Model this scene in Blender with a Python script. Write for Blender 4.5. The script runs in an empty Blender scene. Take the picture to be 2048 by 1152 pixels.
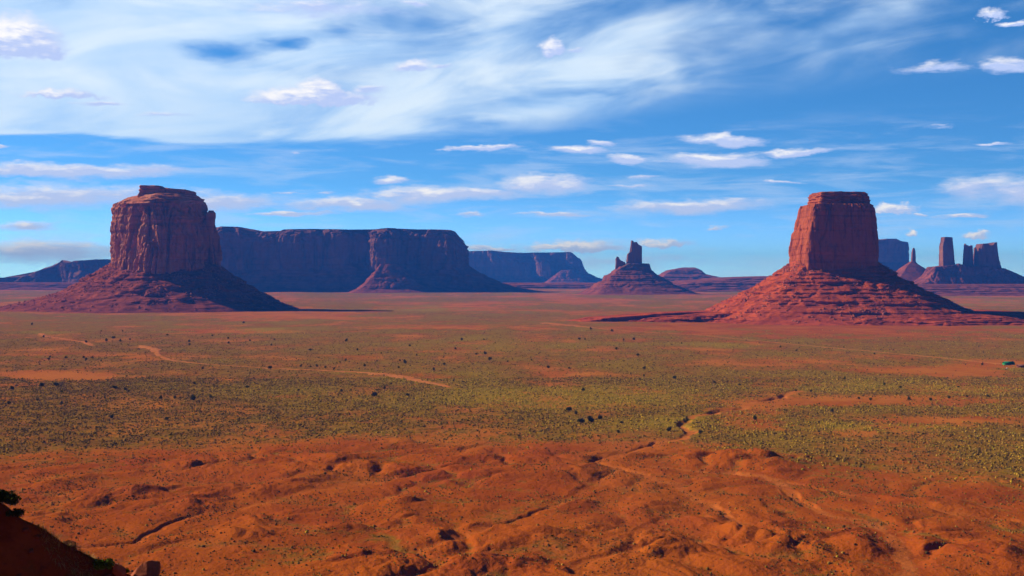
import bpy, math, random
import numpy as np
R = math.radians
S = bpy.context.scene
# ------------------------------------------------------------------ camera
F, HC, YH = 2668.0, 95.0, 545.0            # focal length (photo pixels), eye height above the valley, horizon row
PITCH = math.atan((576 - YH) / F)
cd = bpy.data.cameras.new('camera'); cam = bpy.data.objects.new('camera', cd)
S.collection.objects.link(cam); S.camera = cam
cd.sensor_width = 36; cd.lens = F / 2048 * 36; cd.clip_start = 0.5; cd.clip_end = 200000
cam.location = (0, 0, HC); cam.rotation_euler = (math.pi / 2 - PITCH, 0, 0)
# ------------------------------------------------------------------ light
SUN_EL, SUN_AZ = R(28), R(20)               # elevation; angle of the sun ahead of due left
sundir = (-math.cos(SUN_EL) * math.cos(SUN_AZ), math.cos(SUN_EL) * math.sin(SUN_AZ), math.sin(SUN_EL))
sl = bpy.data.lights.new('sun', 'SUN'); sl.energy = 5.0; sl.angle = R(0.5); sl.color = (1.0, 0.84, 0.66)
so = bpy.data.objects.new('sun', sl); S.collection.objects.link(so)
from mathutils import Vector
so.rotation_euler = Vector(sundir).to_track_quat('Z', 'Y').to_euler(); so.location = (-300, 0, 500)
S.view_settings.view_transform = 'Standard'; S.view_settings.look = 'None'
S.view_settings.exposure = 0.5; S.view_settings.gamma = 1
S.cycles.use_denoising = True
S.cycles.volume_bounces = 0; S.cycles.max_bounces = 5; S.cycles.diffuse_bounces = 2; S.cycles.sample_clamp_indirect = 3

def ray(px, py):
    u, v = (px - 1024) / F, -(py - 576) / F
    c, s = math.cos(PITCH), math.sin(PITCH)
    return u, c + v * s, v * c - s
def at(px, py, Y):
    dx, dy, dz = ray(px, py); k = Y / dy
    return dx * k, Y, HC + dz * k
def to_uv(px, py):
    dx, dy, dz = ray(px, py); n = math.sqrt(dx * dx + dy * dy + dz * dz)
    return math.atan2(dx, dy) * F, math.asin(dz / n) * F

# node helpers
class NT:
    def __init__(s, nt): s.nt = nt
    def link(s, sock, v):
        if hasattr(v, 'is_output'): s.nt.links.new(v, sock)
        else: sock.default_value = v
    def m(s, op, *a, clamp=False):
        n = s.nt.nodes.new('ShaderNodeMath'); n.operation = op; n.use_clamp = clamp
        for i, v in enumerate(a): s.link(n.inputs[i], v)
        return n.outputs[0]
    def v(s, op, *a, out=0):
        n = s.nt.nodes.new('ShaderNodeVectorMath'); n.operation = op
        for i, v in enumerate(a): s.link(n.inputs[i], v)
        return n.outputs['Value'] if op in ('LENGTH', 'DOT_PRODUCT') else n.outputs[0]
    def noise(s, vec, scale=1.0, detail=4.0, rough=0.55, dist=0.0, col=False):
        n = s.nt.nodes.new('ShaderNodeTexNoise'); s.link(n.inputs['Vector'], vec)
        n.inputs['Scale'].default_value = scale; n.inputs['Detail'].default_value = detail
        n.inputs['Roughness'].default_value = rough; n.inputs['Distortion'].default_value = dist
        return n.outputs['Color'] if col else n.outputs[0]
    def voronoi(s, vec, scale=1.0):
        n = s.nt.nodes.new('ShaderNodeTexVoronoi'); s.link(n.inputs['Vector'], vec); n.inputs['Scale'].default_value = scale
        return n.outputs
    def step(s, v, a, b, lo=0.0, hi=1.0):
        n = s.nt.nodes.new('ShaderNodeMapRange'); n.interpolation_type = 'SMOOTHSTEP'
        s.link(n.inputs['Value'], v)
        for k, x in (('From Min', a), ('From Max', b), ('To Min', lo), ('To Max', hi)): s.link(n.inputs[k], x)
        return n.outputs['Result']
    def mix(s, f, a, b, mode='MIX'):
        n = s.nt.nodes.new('ShaderNodeMix'); n.data_type = 'RGBA'; n.blend_type = mode; n.clamp_factor = True
        s.link(n.inputs[0], f)
        s.link(n.inputs[6], a if hasattr(a, 'is_output') else (*a, 1)); s.link(n.inputs[7], b if hasattr(b, 'is_output') else (*b, 1))
        return n.outputs[2]
    def comb(s, x, y, z):
        n = s.nt.nodes.new('ShaderNodeCombineXYZ')
        for i, v in enumerate((x, y, z)): s.link(n.inputs[i], v)
        return n.outputs[0]
    def sep(s, v):
        n = s.nt.nodes.new('ShaderNodeSeparateXYZ'); s.link(n.inputs[0], v); return n.outputs
    def curve(s, v, pts, x0, x1, y0, y1):
        n = s.nt.nodes.new('ShaderNodeFloatCurve'); cu = n.mapping.curves[0]
        q = [((a - x0) / (x1 - x0), (b - y0) / (y1 - y0)) for a, b in pts]
        cu.points[0].location = q[0]; cu.points[1].location = q[-1]
        for p in q[1:-1]: cu.points.new(*p)
        n.mapping.update()
        s.link(n.inputs['Value'], s.m('MULTIPLY_ADD', v, 1 / (x1 - x0), -x0 / (x1 - x0)))
        return s.m('MULTIPLY_ADD', n.outputs[0], y1 - y0, y0)

# ------------------------------------------------------------------ sky (world)
W = bpy.data.worlds.new('World'); S.world = W; W.use_nodes = True
wt = W.node_tree; wt.nodes.clear(); n = NT(wt)
SKY = 0.075
tc = wt.nodes.new('ShaderNodeTexCoord'); D = tc.outputs['Generated']
dx, dy, dz = n.sep(D)
st = wt.nodes.new('ShaderNodeTexSky'); st.sky_type = 'NISHITA'; st.sun_disc = False
st.sun_elevation = SUN_EL; st.sun_rotation = -(math.pi / 2 - SUN_AZ)
st.altitude = 1600; st.air_density = 1.0; st.dust_density = 0.3; st.ozone_density = 3.0
wt.links.new(n.v('NORMALIZE', n.comb(dx, dy, n.m('MULTIPLY_ADD', n.m('MAXIMUM', dz, 0.0), 2.2, 0.10))), st.inputs['Vector'])
hs = wt.nodes.new('ShaderNodeHueSaturation'); hs.inputs['Saturation'].default_value = 1.25; hs.inputs['Value'].default_value = 1.0
wt.links.new(st.outputs[0], hs.inputs['Color'])
sky = n.mix(1.0, hs.outputs[0], (1.48, 1.84, 1.92), 'MULTIPLY')
lo = n.step(dz, 0.0, 0.075, 1.0, 0.0); sky = n.mix(lo, sky, n.mix(1.0, sky, (1.72, 1.42, 1.58), 'MULTIPLY')); sky_dim = n.m('MULTIPLY', n.step(dz, 0.20, 0.55, 1.0, 0.30), n.step(dy, -0.55, 0.35, 0.30, 1.0)); sky = n.mix(1.0, sky, n.comb(sky_dim, sky_dim, sky_dim), 'MULTIPLY')  # dimming overhead and behind the camera is added to cut fill and deepen shadows
U = n.m('MULTIPLY', n.m('ARCTAN2', dx, dy), F); V = n.m('MULTIPLY', n.m('ARCSINE', dz), F)
P = n.comb(U, V, 0.0)
w1 = n.v('MULTIPLY', n.v('SUBTRACT', n.noise(n.v('MULTIPLY', P, (1 / 190, 1 / 60, 0)), 1, 3, 0.5, col=True), (0.5, 0.5, 0.5)), (120, 34, 0))
w2 = n.v('MULTIPLY', n.v('SUBTRACT', n.noise(n.v('MULTIPLY', P, (1 / 48, 1 / 16, 0)), 1, 6, 0.62, col=True), (0.5, 0.5, 0.5)), (64, 22, 0))
PW = n.v('ADD', P, n.v('ADD', w1, w2))
BL = [(28, 72, 112, 58, 1.35), (98, 100, 44, 22, 1.1), (120, 187, 110, 13, .9), (195, 208, 60, 9, .7), (335, 236, 80, 8, .55),
      (625, 192, 170, 26, 1.2), (640, 174, 56, 26, 1.2), (735, 180, 60, 12, .7), (1106, 94, 32, 28, 1.15), (1150, 104, 26, 9, .6),
      (825, 130, 56, 18, .85), (895, 132, 34, 5, .6), (965, 298, 100, 7, .9), (1150, 300, 84, 13, .9), (1215, 284, 44, 10, .8),
      (1255, 315, 66, 13, 1), (1455, 278, 104, 15, .95), (1425, 318, 112, 20, 1), (1590, 302, 130, 10, .9), (790, 360, 56, 10, .7),
      (900, 388, 230, 26, .85), (1080, 368, 140, 28, .85), (700, 408, 200, 18, .8), (590, 426, 110, 9, .8), (1380, 410, 210, 21, .8),
      (1555, 362, 72, 5, .8), (1788, 416, 56, 15, 1.15), (1852, 427, 20, 5, .8), (1930, 426, 56, 7, .85), (1960, 375, 120, 30, .65),
      (2070, 385, 110, 36, .75), (1825, 466, 19, 8, 1.1), (1948, 470, 36, 11, 1.0), (2010, 132, 70, 20, .85), (1860, 140, 100, 12, .6),
      (1985, 26, 36, 16, .9), (2048, 46, 46, 8, .8), (1990, 291, 40, 5, .7), (120, 338, 290, 21, .9), (300, 342, 100, 16, .7),
      (80, 390, 420, 36, .7), (60, 452, 74, 15, .75), (440, 400, 190, 26, .7), (1105, 428, 100, 6, .8), (935, 430, 50, 7, .6),
      (1150, 492, 150, 15, 1.0), (1325, 486, 90, 13, .85), (980, 496, 90, 8, .8), (1435, 456, 32, 8, .7), (1250, 520, 330, 22, .35),
      (90, 500, 260, 34, .7), (0, 289, 14, 5, .9), (650, 385, 30, 4, .5), (575, 382, 44, 4, .5), (595, 304, 14, 3, .6), (1305, 349, 50, 4, .6),
      (1270, 366, 90, 5, .5), (1120, 372, 110, 12, .5), (1870, 250, 40, 5, .4), (640, 20, 230, 26, .55), (830, 8, 50, 9, .7)]
w3 = n.v('MULTIPLY', n.v('SUBTRACT', n.noise(n.v('MULTIPLY', P, (1 / 26, 1 / 19, 0)), 1, 6, 0.62, col=True), (0.5, 0.5, 0.5)), (40, 34, 0))
PC = n.v('ADD', P, n.v('ADD', n.v('MULTIPLY', w1, (.25, .2, 0)), w3))
CU = {(28, 72), (98, 100), (625, 192), (640, 174), (1106, 94), (1788, 416), (1825, 466), (1948, 470), (1985, 26), (1435, 456), (1150, 492), (1325, 486), (825, 130), (120, 187), (595, 304)}
Fm = None; num = None; den = None
for (bx, by, rx, ry, am) in BL:
    cu, cv = to_uv(bx, by); puffy = (bx, by) in CU
    if puffy: cv -= .35 * ry; ry *= 1.3
    off = (-cu / rx, -cv / ry, 0)           # each puff waits for the one before: keeps the node stack small
    if den is not None: off = n.v('MULTIPLY_ADD', n.comb(Fm, num, den), (1e-7, 1e-7, 1e-7), off)
    q = n.v('MULTIPLY_ADD', PC if puffy else PW, (1 / rx, 1 / ry, 0), off)
    e = q
    if puffy:                                # flat base: the lower half falls off faster
        x_, y_, _z = n.sep(q); e = n.comb(x_, n.m('MAXIMUM', y_, n.m('MULTIPLY', y_, -2.8)), 0.0)
    b = n.m('MAXIMUM', n.m('MULTIPLY_ADD', n.v('LENGTH', e), -am, am), 0.0)
    t = n.m('MULTIPLY', n.v('DOT_PRODUCT', q, (-.4, 1, 0)), b)
    if Fm is None: Fm, num, den = b, t, b
    else: Fm, num, den = n.m('MAXIMUM', Fm, b), n.m('ADD', num, t), n.m('ADD', den, b)
shade = n.m('DIVIDE', num, n.m('ADD', den, 0.02))
fine = n.noise(n.v('MULTIPLY', P, (1 / 46, 1 / 12, 0)), 1, 7, 0.65)
Fc = n.m('ADD', n.m('MULTIPLY', Fm, 1.5), n.m('MULTIPLY_ADD', fine, 0.9, -0.52))
ca = n.m('MULTIPLY', n.step(Fc, 0.0, 0.85), n.step(Fm, 0.0, 0.15))
lit = n.step(n.m('ADD', shade, n.m('MULTIPLY_ADD', fine, 1.6, -0.80)), -0.08, 0.62)
ccol = n.mix(n.m('MULTIPLY', lit, n.step(Fm, 0.15, 0.75, 0.45, 1.0)), (0.46, 0.57, 0.90), (0.94, 0.93, 0.95))
# high sheet
tilt = n.m('MULTIPLY_ADD', U, -0.12, V)
stv = n.comb(n.m('MULTIPLY', U, 1 / 330), n.m('MULTIPLY', tilt, 1 / 85), 3.7)
streak = n.noise(stv, 1, 8, 0.54, 0.6)
big = n.noise(n.comb(n.m('MULTIPLY', U, 1 / 300), n.m('MULTIPLY', tilt, 1 / 120), 9.1), 1, 3, 0.5, 0.3)
def UVp(a): return [to_uv(x, y) for x, y in a]
edge = n.curve(U, UVp([(-300, 275), (0, 274), (230, 281), (400, 299), (600, 297), (900, 284), (1150, 262), (1380, 235), (1750, 190), (2048, 150), (2300, 120)]), -1500, 1500, 0, 700)
dV = n.m('ADD', n.m('SUBTRACT', V, edge), n.m('MULTIPLY_ADD', streak, 40.0, -20.0))
wdt = n.curve(U, [(-1500, 12), (-600, 14), (0, 45), (500, 130), (1500, 160)], -1500, 1500, 0, 200)
smask = n.m('MULTIPLY', n.step(n.m('DIVIDE', dV, wdt), 0.0, 1.0), n.m('MULTIPLY', n.step(V, 620, 1000, 1.0, 0.0), n.step(n.m('ABSOLUTE', U), 1250, 2200, 1.0, 0.0)))
fall = n.curve(U, [(-1500, 1.25), (-700, 1.15), (-350, .98), (0, .78), (350, .62), (650, .40), (900, .22), (1500, .10)], -1500, 1500, 0, 2)
dens = n.m('ADD', n.m('MULTIPLY_ADD', streak, 1.7, -0.85), n.m('ADD', n.m('MULTIPLY_ADD', big, 1.7, -0.85), fall))
for (bx, by, rx, ry, am) in [(455, 108, 110, 34, .9), (575, 88, 60, 22, .9), (610, 150, 130, 30, .5), (680, 60, 100, 40, .45), (860, 55, 130, 60, .45), (980, 250, 170, 22, .5), (1180, 190, 160, 14, .3)]:
    cu, cv = to_uv(bx, by)
    q = n.v('MULTIPLY_ADD', PW, (1 / rx, 1 / ry, 0), (-cu / rx, -cv / ry, 0))
    dens = n.m('SUBTRACT', dens, n.m('MAXIMUM', n.m('MULTIPLY_ADD', n.v('LENGTH', q), -am, am), 0.0))
sa = n.m('MULTIPLY', n.m('MULTIPLY', n.step(dens, 0.0, 1.15), smask), 0.90)
scol = n.mix(n.step(streak, 0.35, 0.7), (0.50, 0.70, 0.97), (0.74, 0.86, 0.98))
wsp = n.noise(n.comb(n.m('MULTIPLY', U, 1 / 210), n.m('MULTIPLY', V, 1 / 26), 21.3), 1, 7, 0.6, 0.4)
wsp = n.m('MULTIPLY', n.m('MULTIPLY', n.step(wsp, 0.44, 0.72), n.step(V, 330, 230, 0.0, 1.0)), 0.40)
K = 0.80 / SKY
sky = n.mix(wsp, sky, (.55 * K, .68 * K, .95 * K))
sky = n.mix(sa, sky, n.mix(1.0, scol, (K, K, K), 'MULTIPLY'))
sky = n.mix(ca, sky, n.mix(1.0, ccol, (K, K, K), 'MULTIPLY'))
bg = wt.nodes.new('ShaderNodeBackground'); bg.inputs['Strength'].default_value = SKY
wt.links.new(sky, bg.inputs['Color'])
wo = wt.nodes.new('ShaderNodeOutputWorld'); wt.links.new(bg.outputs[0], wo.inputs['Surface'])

# ------------------------------------------------------------------ noise (numpy)
def _h(i, j, k, seed):
    with np.errstate(over='ignore'):
        h = (i.astype(np.int64) * 374761393 + j.astype(np.int64) * 668265263 + k.astype(np.int64) * 2147483647 + seed * 974634541) & 0xffffffff
        h = ((h ^ (h >> 13)) * 1274126177) & 0xffffffff
        h = (h ^ (h >> 16)); h = (h * 2246822519) & 0xffffffff
        return h ^ (h >> 15)
def perlin(x, y, z=None, seed=0):
    x = np.asarray(x, float); y = np.asarray(y, float)
    z = np.zeros_like(x) if z is None else np.asarray(z, float) + np.zeros_like(x)
    xi, yi, zi = np.floor(x), np.floor(y), np.floor(z)
    xf, yf, zf = x - xi, y - yi, z - zi
    u, v, w = (t * t * t * (t * (t * 6 - 15) + 10) for t in (xf, yf, zf))
    out = 0
    for a in (0, 1):
        for b in (0, 1):
            for c in (0, 1):
                h = _h(xi + a, yi + b, zi + c, seed)
                g1 = ((h & 1023) / 511.5 - 1); g2 = (((h >> 10) & 1023) / 511.5 - 1); g3 = (((h >> 20) & 1023) / 511.5 - 1)
                d = g1 * (xf - a) + g2 * (yf - b) + g3 * (zf - c)
                out = out + d * (u if a else 1 - u) * (v if b else 1 - v) * (w if c else 1 - w)
    return out * 1.5
def fbm(x, y, z=None, oct=4, gain=0.5, seed=0):
    x = np.asarray(x, float); y = np.asarray(y, float); s = 0; a = 1.0; f = 1.0
    for o in range(oct):
        s = s + a * perlin(x * f, y * f, None if z is None else np.asarray(z) * f, seed + o * 17); a *= gain; f *= 2.03
    return s
def sst(a, b, x):
    t = np.clip((np.asarray(x, float) - a) / (b - a), 0, 1); return t * t * (3 - 2 * t)

# ------------------------------------------------------------------ mesh helpers
def mesh(name, verts, faces, mat, parent=None, smooth=False, attrs=None, origin=(0, 0, 0)):
    """faces: (n,3) or (n,4) array, or list of such arrays"""
    verts = np.asarray(verts, float) - np.asarray(origin, float)
    fl = faces if isinstance(faces, list) else [faces]
    me = bpy.data.meshes.new(name)
    me.vertices.add(len(verts)); me.vertices.foreach_set('co', verts.astype(np.float32).ravel())
    loops = np.concatenate([np.asarray(f, np.int32).ravel() for f in fl])
    sizes = np.concatenate([np.full(len(f), np.asarray(f).shape[1], np.int32) for f in fl])
    starts = np.concatenate([[0], np.cumsum(sizes)[:-1]]).astype(np.int32)
    me.loops.add(len(loops)); me.loops.foreach_set('vertex_index', loops)
    me.polygons.add(len(sizes)); me.polygons.foreach_set('loop_start', starts); me.polygons.foreach_set('loop_total', sizes)
    me.update(calc_edges=True); me.validate()
    if smooth: me.polygons.foreach_set('use_smooth', np.ones(len(me.polygons), bool))
    for k, v in (attrs or {}).items():
        v = np.asarray(v, np.float32)
        if v.ndim == 1:
            a = me.attributes.new(k, 'FLOAT', 'POINT'); a.data.foreach_set('value', v)
        else:
            a = me.attributes.new(k, 'FLOAT_COLOR', 'POINT'); a.data.foreach_set('color', np.c_[v, np.ones(len(v))].astype(np.float32).ravel())
    me.materials.append(mat)
    o = bpy.data.objects.new(name, me); S.collection.objects.link(o)
    o.location = (0, 0, 0) if parent is not None else origin
    if parent is not None: o.parent = parent
    return o
def grid_faces(nr, nc, wrap=False):
    i = np.arange(nr - 1)[:, None]; j = np.arange(nc if wrap else nc - 1)[None, :]; j2 = (j + 1) % nc
    return np.stack([i * nc + j, i * nc + j2, (i + 1) * nc + j2, (i + 1) * nc + j], -1).reshape(-1, 4)
def tag(o, label=None, cat=None, group=None, kind=None):
    for k, v in (('label', label), ('category', cat), ('group', group), ('kind', kind)):
        if v: o[k] = v
    return o
def empty(name, loc):
    o = bpy.data.objects.new(name, None); S.collection.objects.link(o); o.location = loc; o.empty_display_size = 5
    return o

# ------------------------------------------------------------------ materials
def new_mat(name):
    m = bpy.data.materials.new(name); m.use_nodes = True; m.node_tree.nodes.clear()
    q = NT(m.node_tree); nt = m.node_tree
    b = nt.nodes.new('ShaderNodeBsdfPrincipled'); b.inputs['Roughness'].default_value = 0.95; b.inputs['Specular IOR Level'].default_value = 0.0
    o = nt.nodes.new('ShaderNodeOutputMaterial'); nt.links.new(b.outputs[0], o.inputs['Surface'])
    g = nt.nodes.new('ShaderNodeNewGeometry')
    return m, q, b, g.outputs['Position']
def bump(q, b, h, dist, strength=1.0):
    bn = q.nt.nodes.new('ShaderNodeBump'); bn.inputs['Distance'].default_value = dist; bn.inputs['Strength'].default_value = strength
    q.link(bn.inputs['Height'], h); q.nt.links.new(bn.outputs[0], b.inputs['Normal'])
def attr(q, name, col=False):
    a = q.nt.nodes.new('ShaderNodeAttribute'); a.attribute_name = name
    return a.outputs['Color'] if col else a.outputs['Fac']
def rock_mat(name, c_main, c_dark, c_pale, sc=1.0, bs=0.6):
    m, q, b, pos = new_mat(name)
    x, y, z = q.sep(pos)
    vs = q.noise(q.v('MULTIPLY', pos, (1 / (13 * sc), 1 / (13 * sc), 1 / (150 * sc))), 1, 6, 0.62, 0.4)
    st_ = q.noise(q.v('MULTIPLY', pos, (1 / (300 * sc), 1 / (300 * sc), 1 / (7 * sc))), 1, 5, 0.6, 0.2)
    bl = q.noise(q.v('MULTIPLY', pos, (1 / (45 * sc), 1 / (45 * sc), 1 / (60 * sc))), 1, 4, 0.55)
    fi = q.noise(q.v('MULTIPLY', pos, (1 / (2.6 * sc),) * 3), 1, 5, 0.6)
    c = q.mix(q.m('MULTIPLY', q.step(vs, 0.46, 0.66), q.step(bl, .62, .40, .25, .95)), c_main, c_dark)
    c = q.mix(q.m('MULTIPLY', q.step(st_, 0.52, 0.68), 0.5), c, c_dark)
    c = q.mix(q.m('MULTIPLY', q.step(bl, 0.50, 0.72), 0.6), c, c_pale)
    c = q.mix(q.m('MULTIPLY', q.step(fi, 0.5, 0.75), 0.35), c, c_dark)
    q.link(b.inputs['Base Color'], c)
    bump(q, b, q.m('ADD', q.m('MULTIPLY', vs, 0.6), q.m('MULTIPLY', fi, 0.4)), 2.6 * min(sc, 1), bs)
    return m
def talus_mat(name, c_main, c_dark, c_pale, sc=1.0):
    m, q, b, pos = new_mat(name)
    st_ = q.noise(q.v('MULTIPLY', pos, (1 / (160 * sc), 1 / (160 * sc), 1 / (5 * sc))), 1, 5, 0.6, 0.3)
    bl = q.noise(q.v('MULTIPLY', pos, (1 / (26 * sc),) * 3), 1, 5, 0.6)
    fi = q.noise(q.v('MULTIPLY', pos, (1 / (3.2 * sc),) * 3), 1, 5, 0.65)
    c = q.mix(q.step(bl, 0.40, 0.66), c_main, c_dark)
    c = q.mix(q.m('MULTIPLY', q.step(st_, 0.5, 0.64), 0.55), c, c_dark)
    c = q.mix(q.m('MULTIPLY', q.step(fi, 0.57, 0.72), 0.55), c, c_pale)
    c = q.mix(q.m('MULTIPLY', q.step(fi, 0.46, 0.34), 0.5), c, (c_dark[0] * .6, c_dark[1] * .7, c_dark[2] * .7))
    q.link(b.inputs['Base Color'], c)
    bump(q, b, q.m('ADD', q.m('MULTIPLY', bl, 0.4), q.m('MULTIPLY', fi, 0.6)), 3.0 * sc, 1.0)
    return m
M_cliff = rock_mat('red_sandstone_cliff', (0.46, 0.155, 0.070), (0.11, 0.042, 0.030), (0.54, 0.30, 0.20))
M_cliffR = rock_mat('deep_red_sandstone_cliff', (0.34, 0.080, 0.026), (0.11, 0.027, 0.015), (0.44, 0.14, 0.055), 0.8)
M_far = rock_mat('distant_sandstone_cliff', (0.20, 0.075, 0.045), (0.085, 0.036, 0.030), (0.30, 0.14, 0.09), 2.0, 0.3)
M_talus = talus_mat('red_shale_talus', (0.30, 0.070, 0.030), (0.13, 0.032, 0.022), (0.42, 0.15, 0.08))
M_talusR = talus_mat('bright_red_shale_talus', (0.46, 0.085, 0.018), (0.23, 0.040, 0.012), (0.54, 0.16, 0.045), 0.8)
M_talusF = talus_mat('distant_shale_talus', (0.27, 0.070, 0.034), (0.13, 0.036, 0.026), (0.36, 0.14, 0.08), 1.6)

# ground: soil + land cover from vertex attributes (scrub cover, lush grass, bare sand, depth of red)
def ground_mat():
    m, q, b, pos = new_mat('valley_soil')
    veg, lush, sand, deep = attr(q, 'veg'), attr(q, 'lush'), attr(q, 'sand'), attr(q, 'deep')
    n1 = q.noise(q.v('MULTIPLY', pos, (1 / 60, 1 / 90, 1 / 60)), 1, 6, 0.6)
    n2 = q.noise(q.v('MULTIPLY', pos, (1 / 4.2, 1 / 5.5, 1 / 4.2)), 1, 4, 0.65)
    n3 = q.noise(q.v('MULTIPLY', pos, (1 / 14, 1 / 22, 1 / 14)), 1, 5, 0.6)
    n4 = q.noise(q.v('MULTIPLY', pos, (1 / 1.3,) * 3), 1, 4, 0.6)
    soil = q.mix(deep, (0.44, 0.155, 0.024), (0.33, 0.076, 0.0070))
    soil = q.mix(q.m('MULTIPLY', q.step(n1, 0.42, 0.66), 0.5), soil, (0.24, 0.040, 0.010))
    soil = q.mix(q.m('MULTIPLY', q.step(n4, 0.45, 0.7), 0.30), soil, (0.22, 0.040, 0.010))
    soil = q.mix(q.m('MULTIPLY', q.step(n2, 0.56, 0.72), 0.40), soil, (0.45, 0.125, 0.018))
    sandc = q.mix(q.step(n3, 0.4, 0.65), (0.47, 0.145, 0.032), (0.40, 0.110, 0.022))
    soil = q.mix(sand, soil, sandc)
    vc = q.mix(q.step(n3, 0.38, 0.62), (0.125, 0.066, 0.012), (0.205, 0.118, 0.014))
    vc = q.mix(q.step(n2, 0.50, 0.72), vc, (0.052, 0.040, 0.012))
    vc = q.mix(lush, vc, q.mix(q.step(n2, 0.4, 0.65), (0.29, 0.195, 0.016), (0.165, 0.130, 0.014)))
    cov = q.step(q.m('ADD', n2, q.m('MULTIPLY_ADD', veg, 0.62, -0.36)), 0.34, 0.68)
    c = q.mix(q.m('MULTIPLY', q.m('MULTIPLY', cov, .86), q.step(veg, 0.0, 0.25)), soil, vc)
    q.link(b.inputs['Base Color'], c)
    bump(q, b, q.m('ADD', q.m('MULTIPLY', n2, 0.55), q.m('MULTIPLY', n4, 0.45)), 1.1, 1.0)
    return m
M_ground = ground_mat()

# ------------------------------------------------------------------ ground sheet
def proj(X, Y, Z=0.0):
    c, s = math.cos(PITCH), math.sin(PITCH); zz = Z - HC
    f = Y * c - zz * s; u = Y * s + zz * c; f = np.maximum(f, 1.0)
    return 1024 + F * X / f, 576 - F * u / f
def gpt(px, py):
    dx, dy, dz = ray(px, py); k = -HC / dz
    return dx * k, dy * k
def seg_dist(X, Y, pts):
    """distance to a polyline in metres, given in photo pixels on the plain"""
    d = np.full(X.shape, 1e9); w = [gpt(*p) for p in pts]
    for (ax, ay), (bx, by) in zip(w[:-1], w[1:]):
        L = (bx - ax) ** 2 + (by - ay) ** 2
        t = np.clip(((X - ax) * (bx - ax) + (Y - ay) * (by - ay)) / L, 0, 1)
        d = np.minimum(d, np.hypot(X - ax - t * (bx - ax), Y - ay - t * (by - ay)))
    return d
WASH = [  # pixels, half width m, depth m, sand amount
    ([(1600, 782), (1560, 795), (1510, 803), (1490, 815), (1440, 822), (1400, 830), (1375, 842), (1370, 855), (1378, 868), (1355, 880), (1310, 884)], 3.4, 1.6, .72),
    ([(1040, 776), (1200, 778), (1350, 776), (1480, 773), (1560, 771), (1650, 771), (1740, 772)], 1.8, 1.3, .3),
    ([(1195, 924), (1223, 934), (1281, 948), (1339, 972), (1397, 995), (1450, 1035), (1520, 1070)], 2.2, .9, .5),
    ([(1310, 935), (1400, 942), (1463, 945), (1542, 961), (1574, 990), (1606, 1006), (1675, 1034), (1732, 1053), (1780, 1075), (1799, 1104), (1830, 1170)], 2.6, 1.0, .6),
    ([(1195, 924), (1230, 914), (1260, 905), (1300, 890), (1310, 884)], 1.5, 1.4, .2),
    ([(20, 935), (120, 915), (240, 903), (400, 888), (600, 876), (800, 868), (1000, 866)], 1.8, .9, .3),
    ([(690, 1126), (760, 1122), (830, 1112), (939, 1071), (1042, 1036), (1144, 999), (1205, 968), (1223, 934)], 1.2, .8, .3),
    ([(1150, 1160), (1178, 1127), (1274, 1105), (1349, 1091), (1420, 1080)], 1.0, .3, .25),
    ([(180, 1095), (270, 1085), (340, 1045), (400, 1030), (500, 1015), (620, 985), (760, 965), (960, 925)], 1.6, .8, .35),
    ([(1520, 962), (1600, 968), (1680, 985), (1760, 1010), (1900, 1030), (2060, 1045)], 1.8, .8, .35),
]
MOUNDS = [(610, 965, 170, 24), (470, 1085, 200, 34), (810, 1010, 150, 26), (1100, 945, 190, 22), (1060, 1080, 200, 32), (1300, 1022, 130, 26),
          (1225, 1105, 150, 18), (640, 1075, 170, 26), (170, 960, 160, 22), (230, 990, 130, 20), (1480, 1055, 190, 26), (1500, 925, 150, 16), (1640, 925, 150, 14),
          (1700, 1105, 220, 28), (1900, 1080, 230, 22), (1820, 1010, 240, 16), (1960, 965, 120, 16), (960, 1130, 200, 26), (820, 1050, 120, 20),
          (1110, 1010, 120, 18), (380, 1010, 130, 18), (700, 935, 200, 14), (1350, 1130, 160, 20), (1560, 1135, 160, 16), (560, 1040, 140, 16), (1980, 1130, 220, 22)]
BOUND = ([0, 200, 500, 900, 1300, 1450, 1650, 1850, 2048, 2400], [905, 890, 872, 864, 874, 884, 915, 945, 952, 960])
def bad_mask(px, py): return sst(-14, 45, py - np.interp(px, *BOUND))
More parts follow.
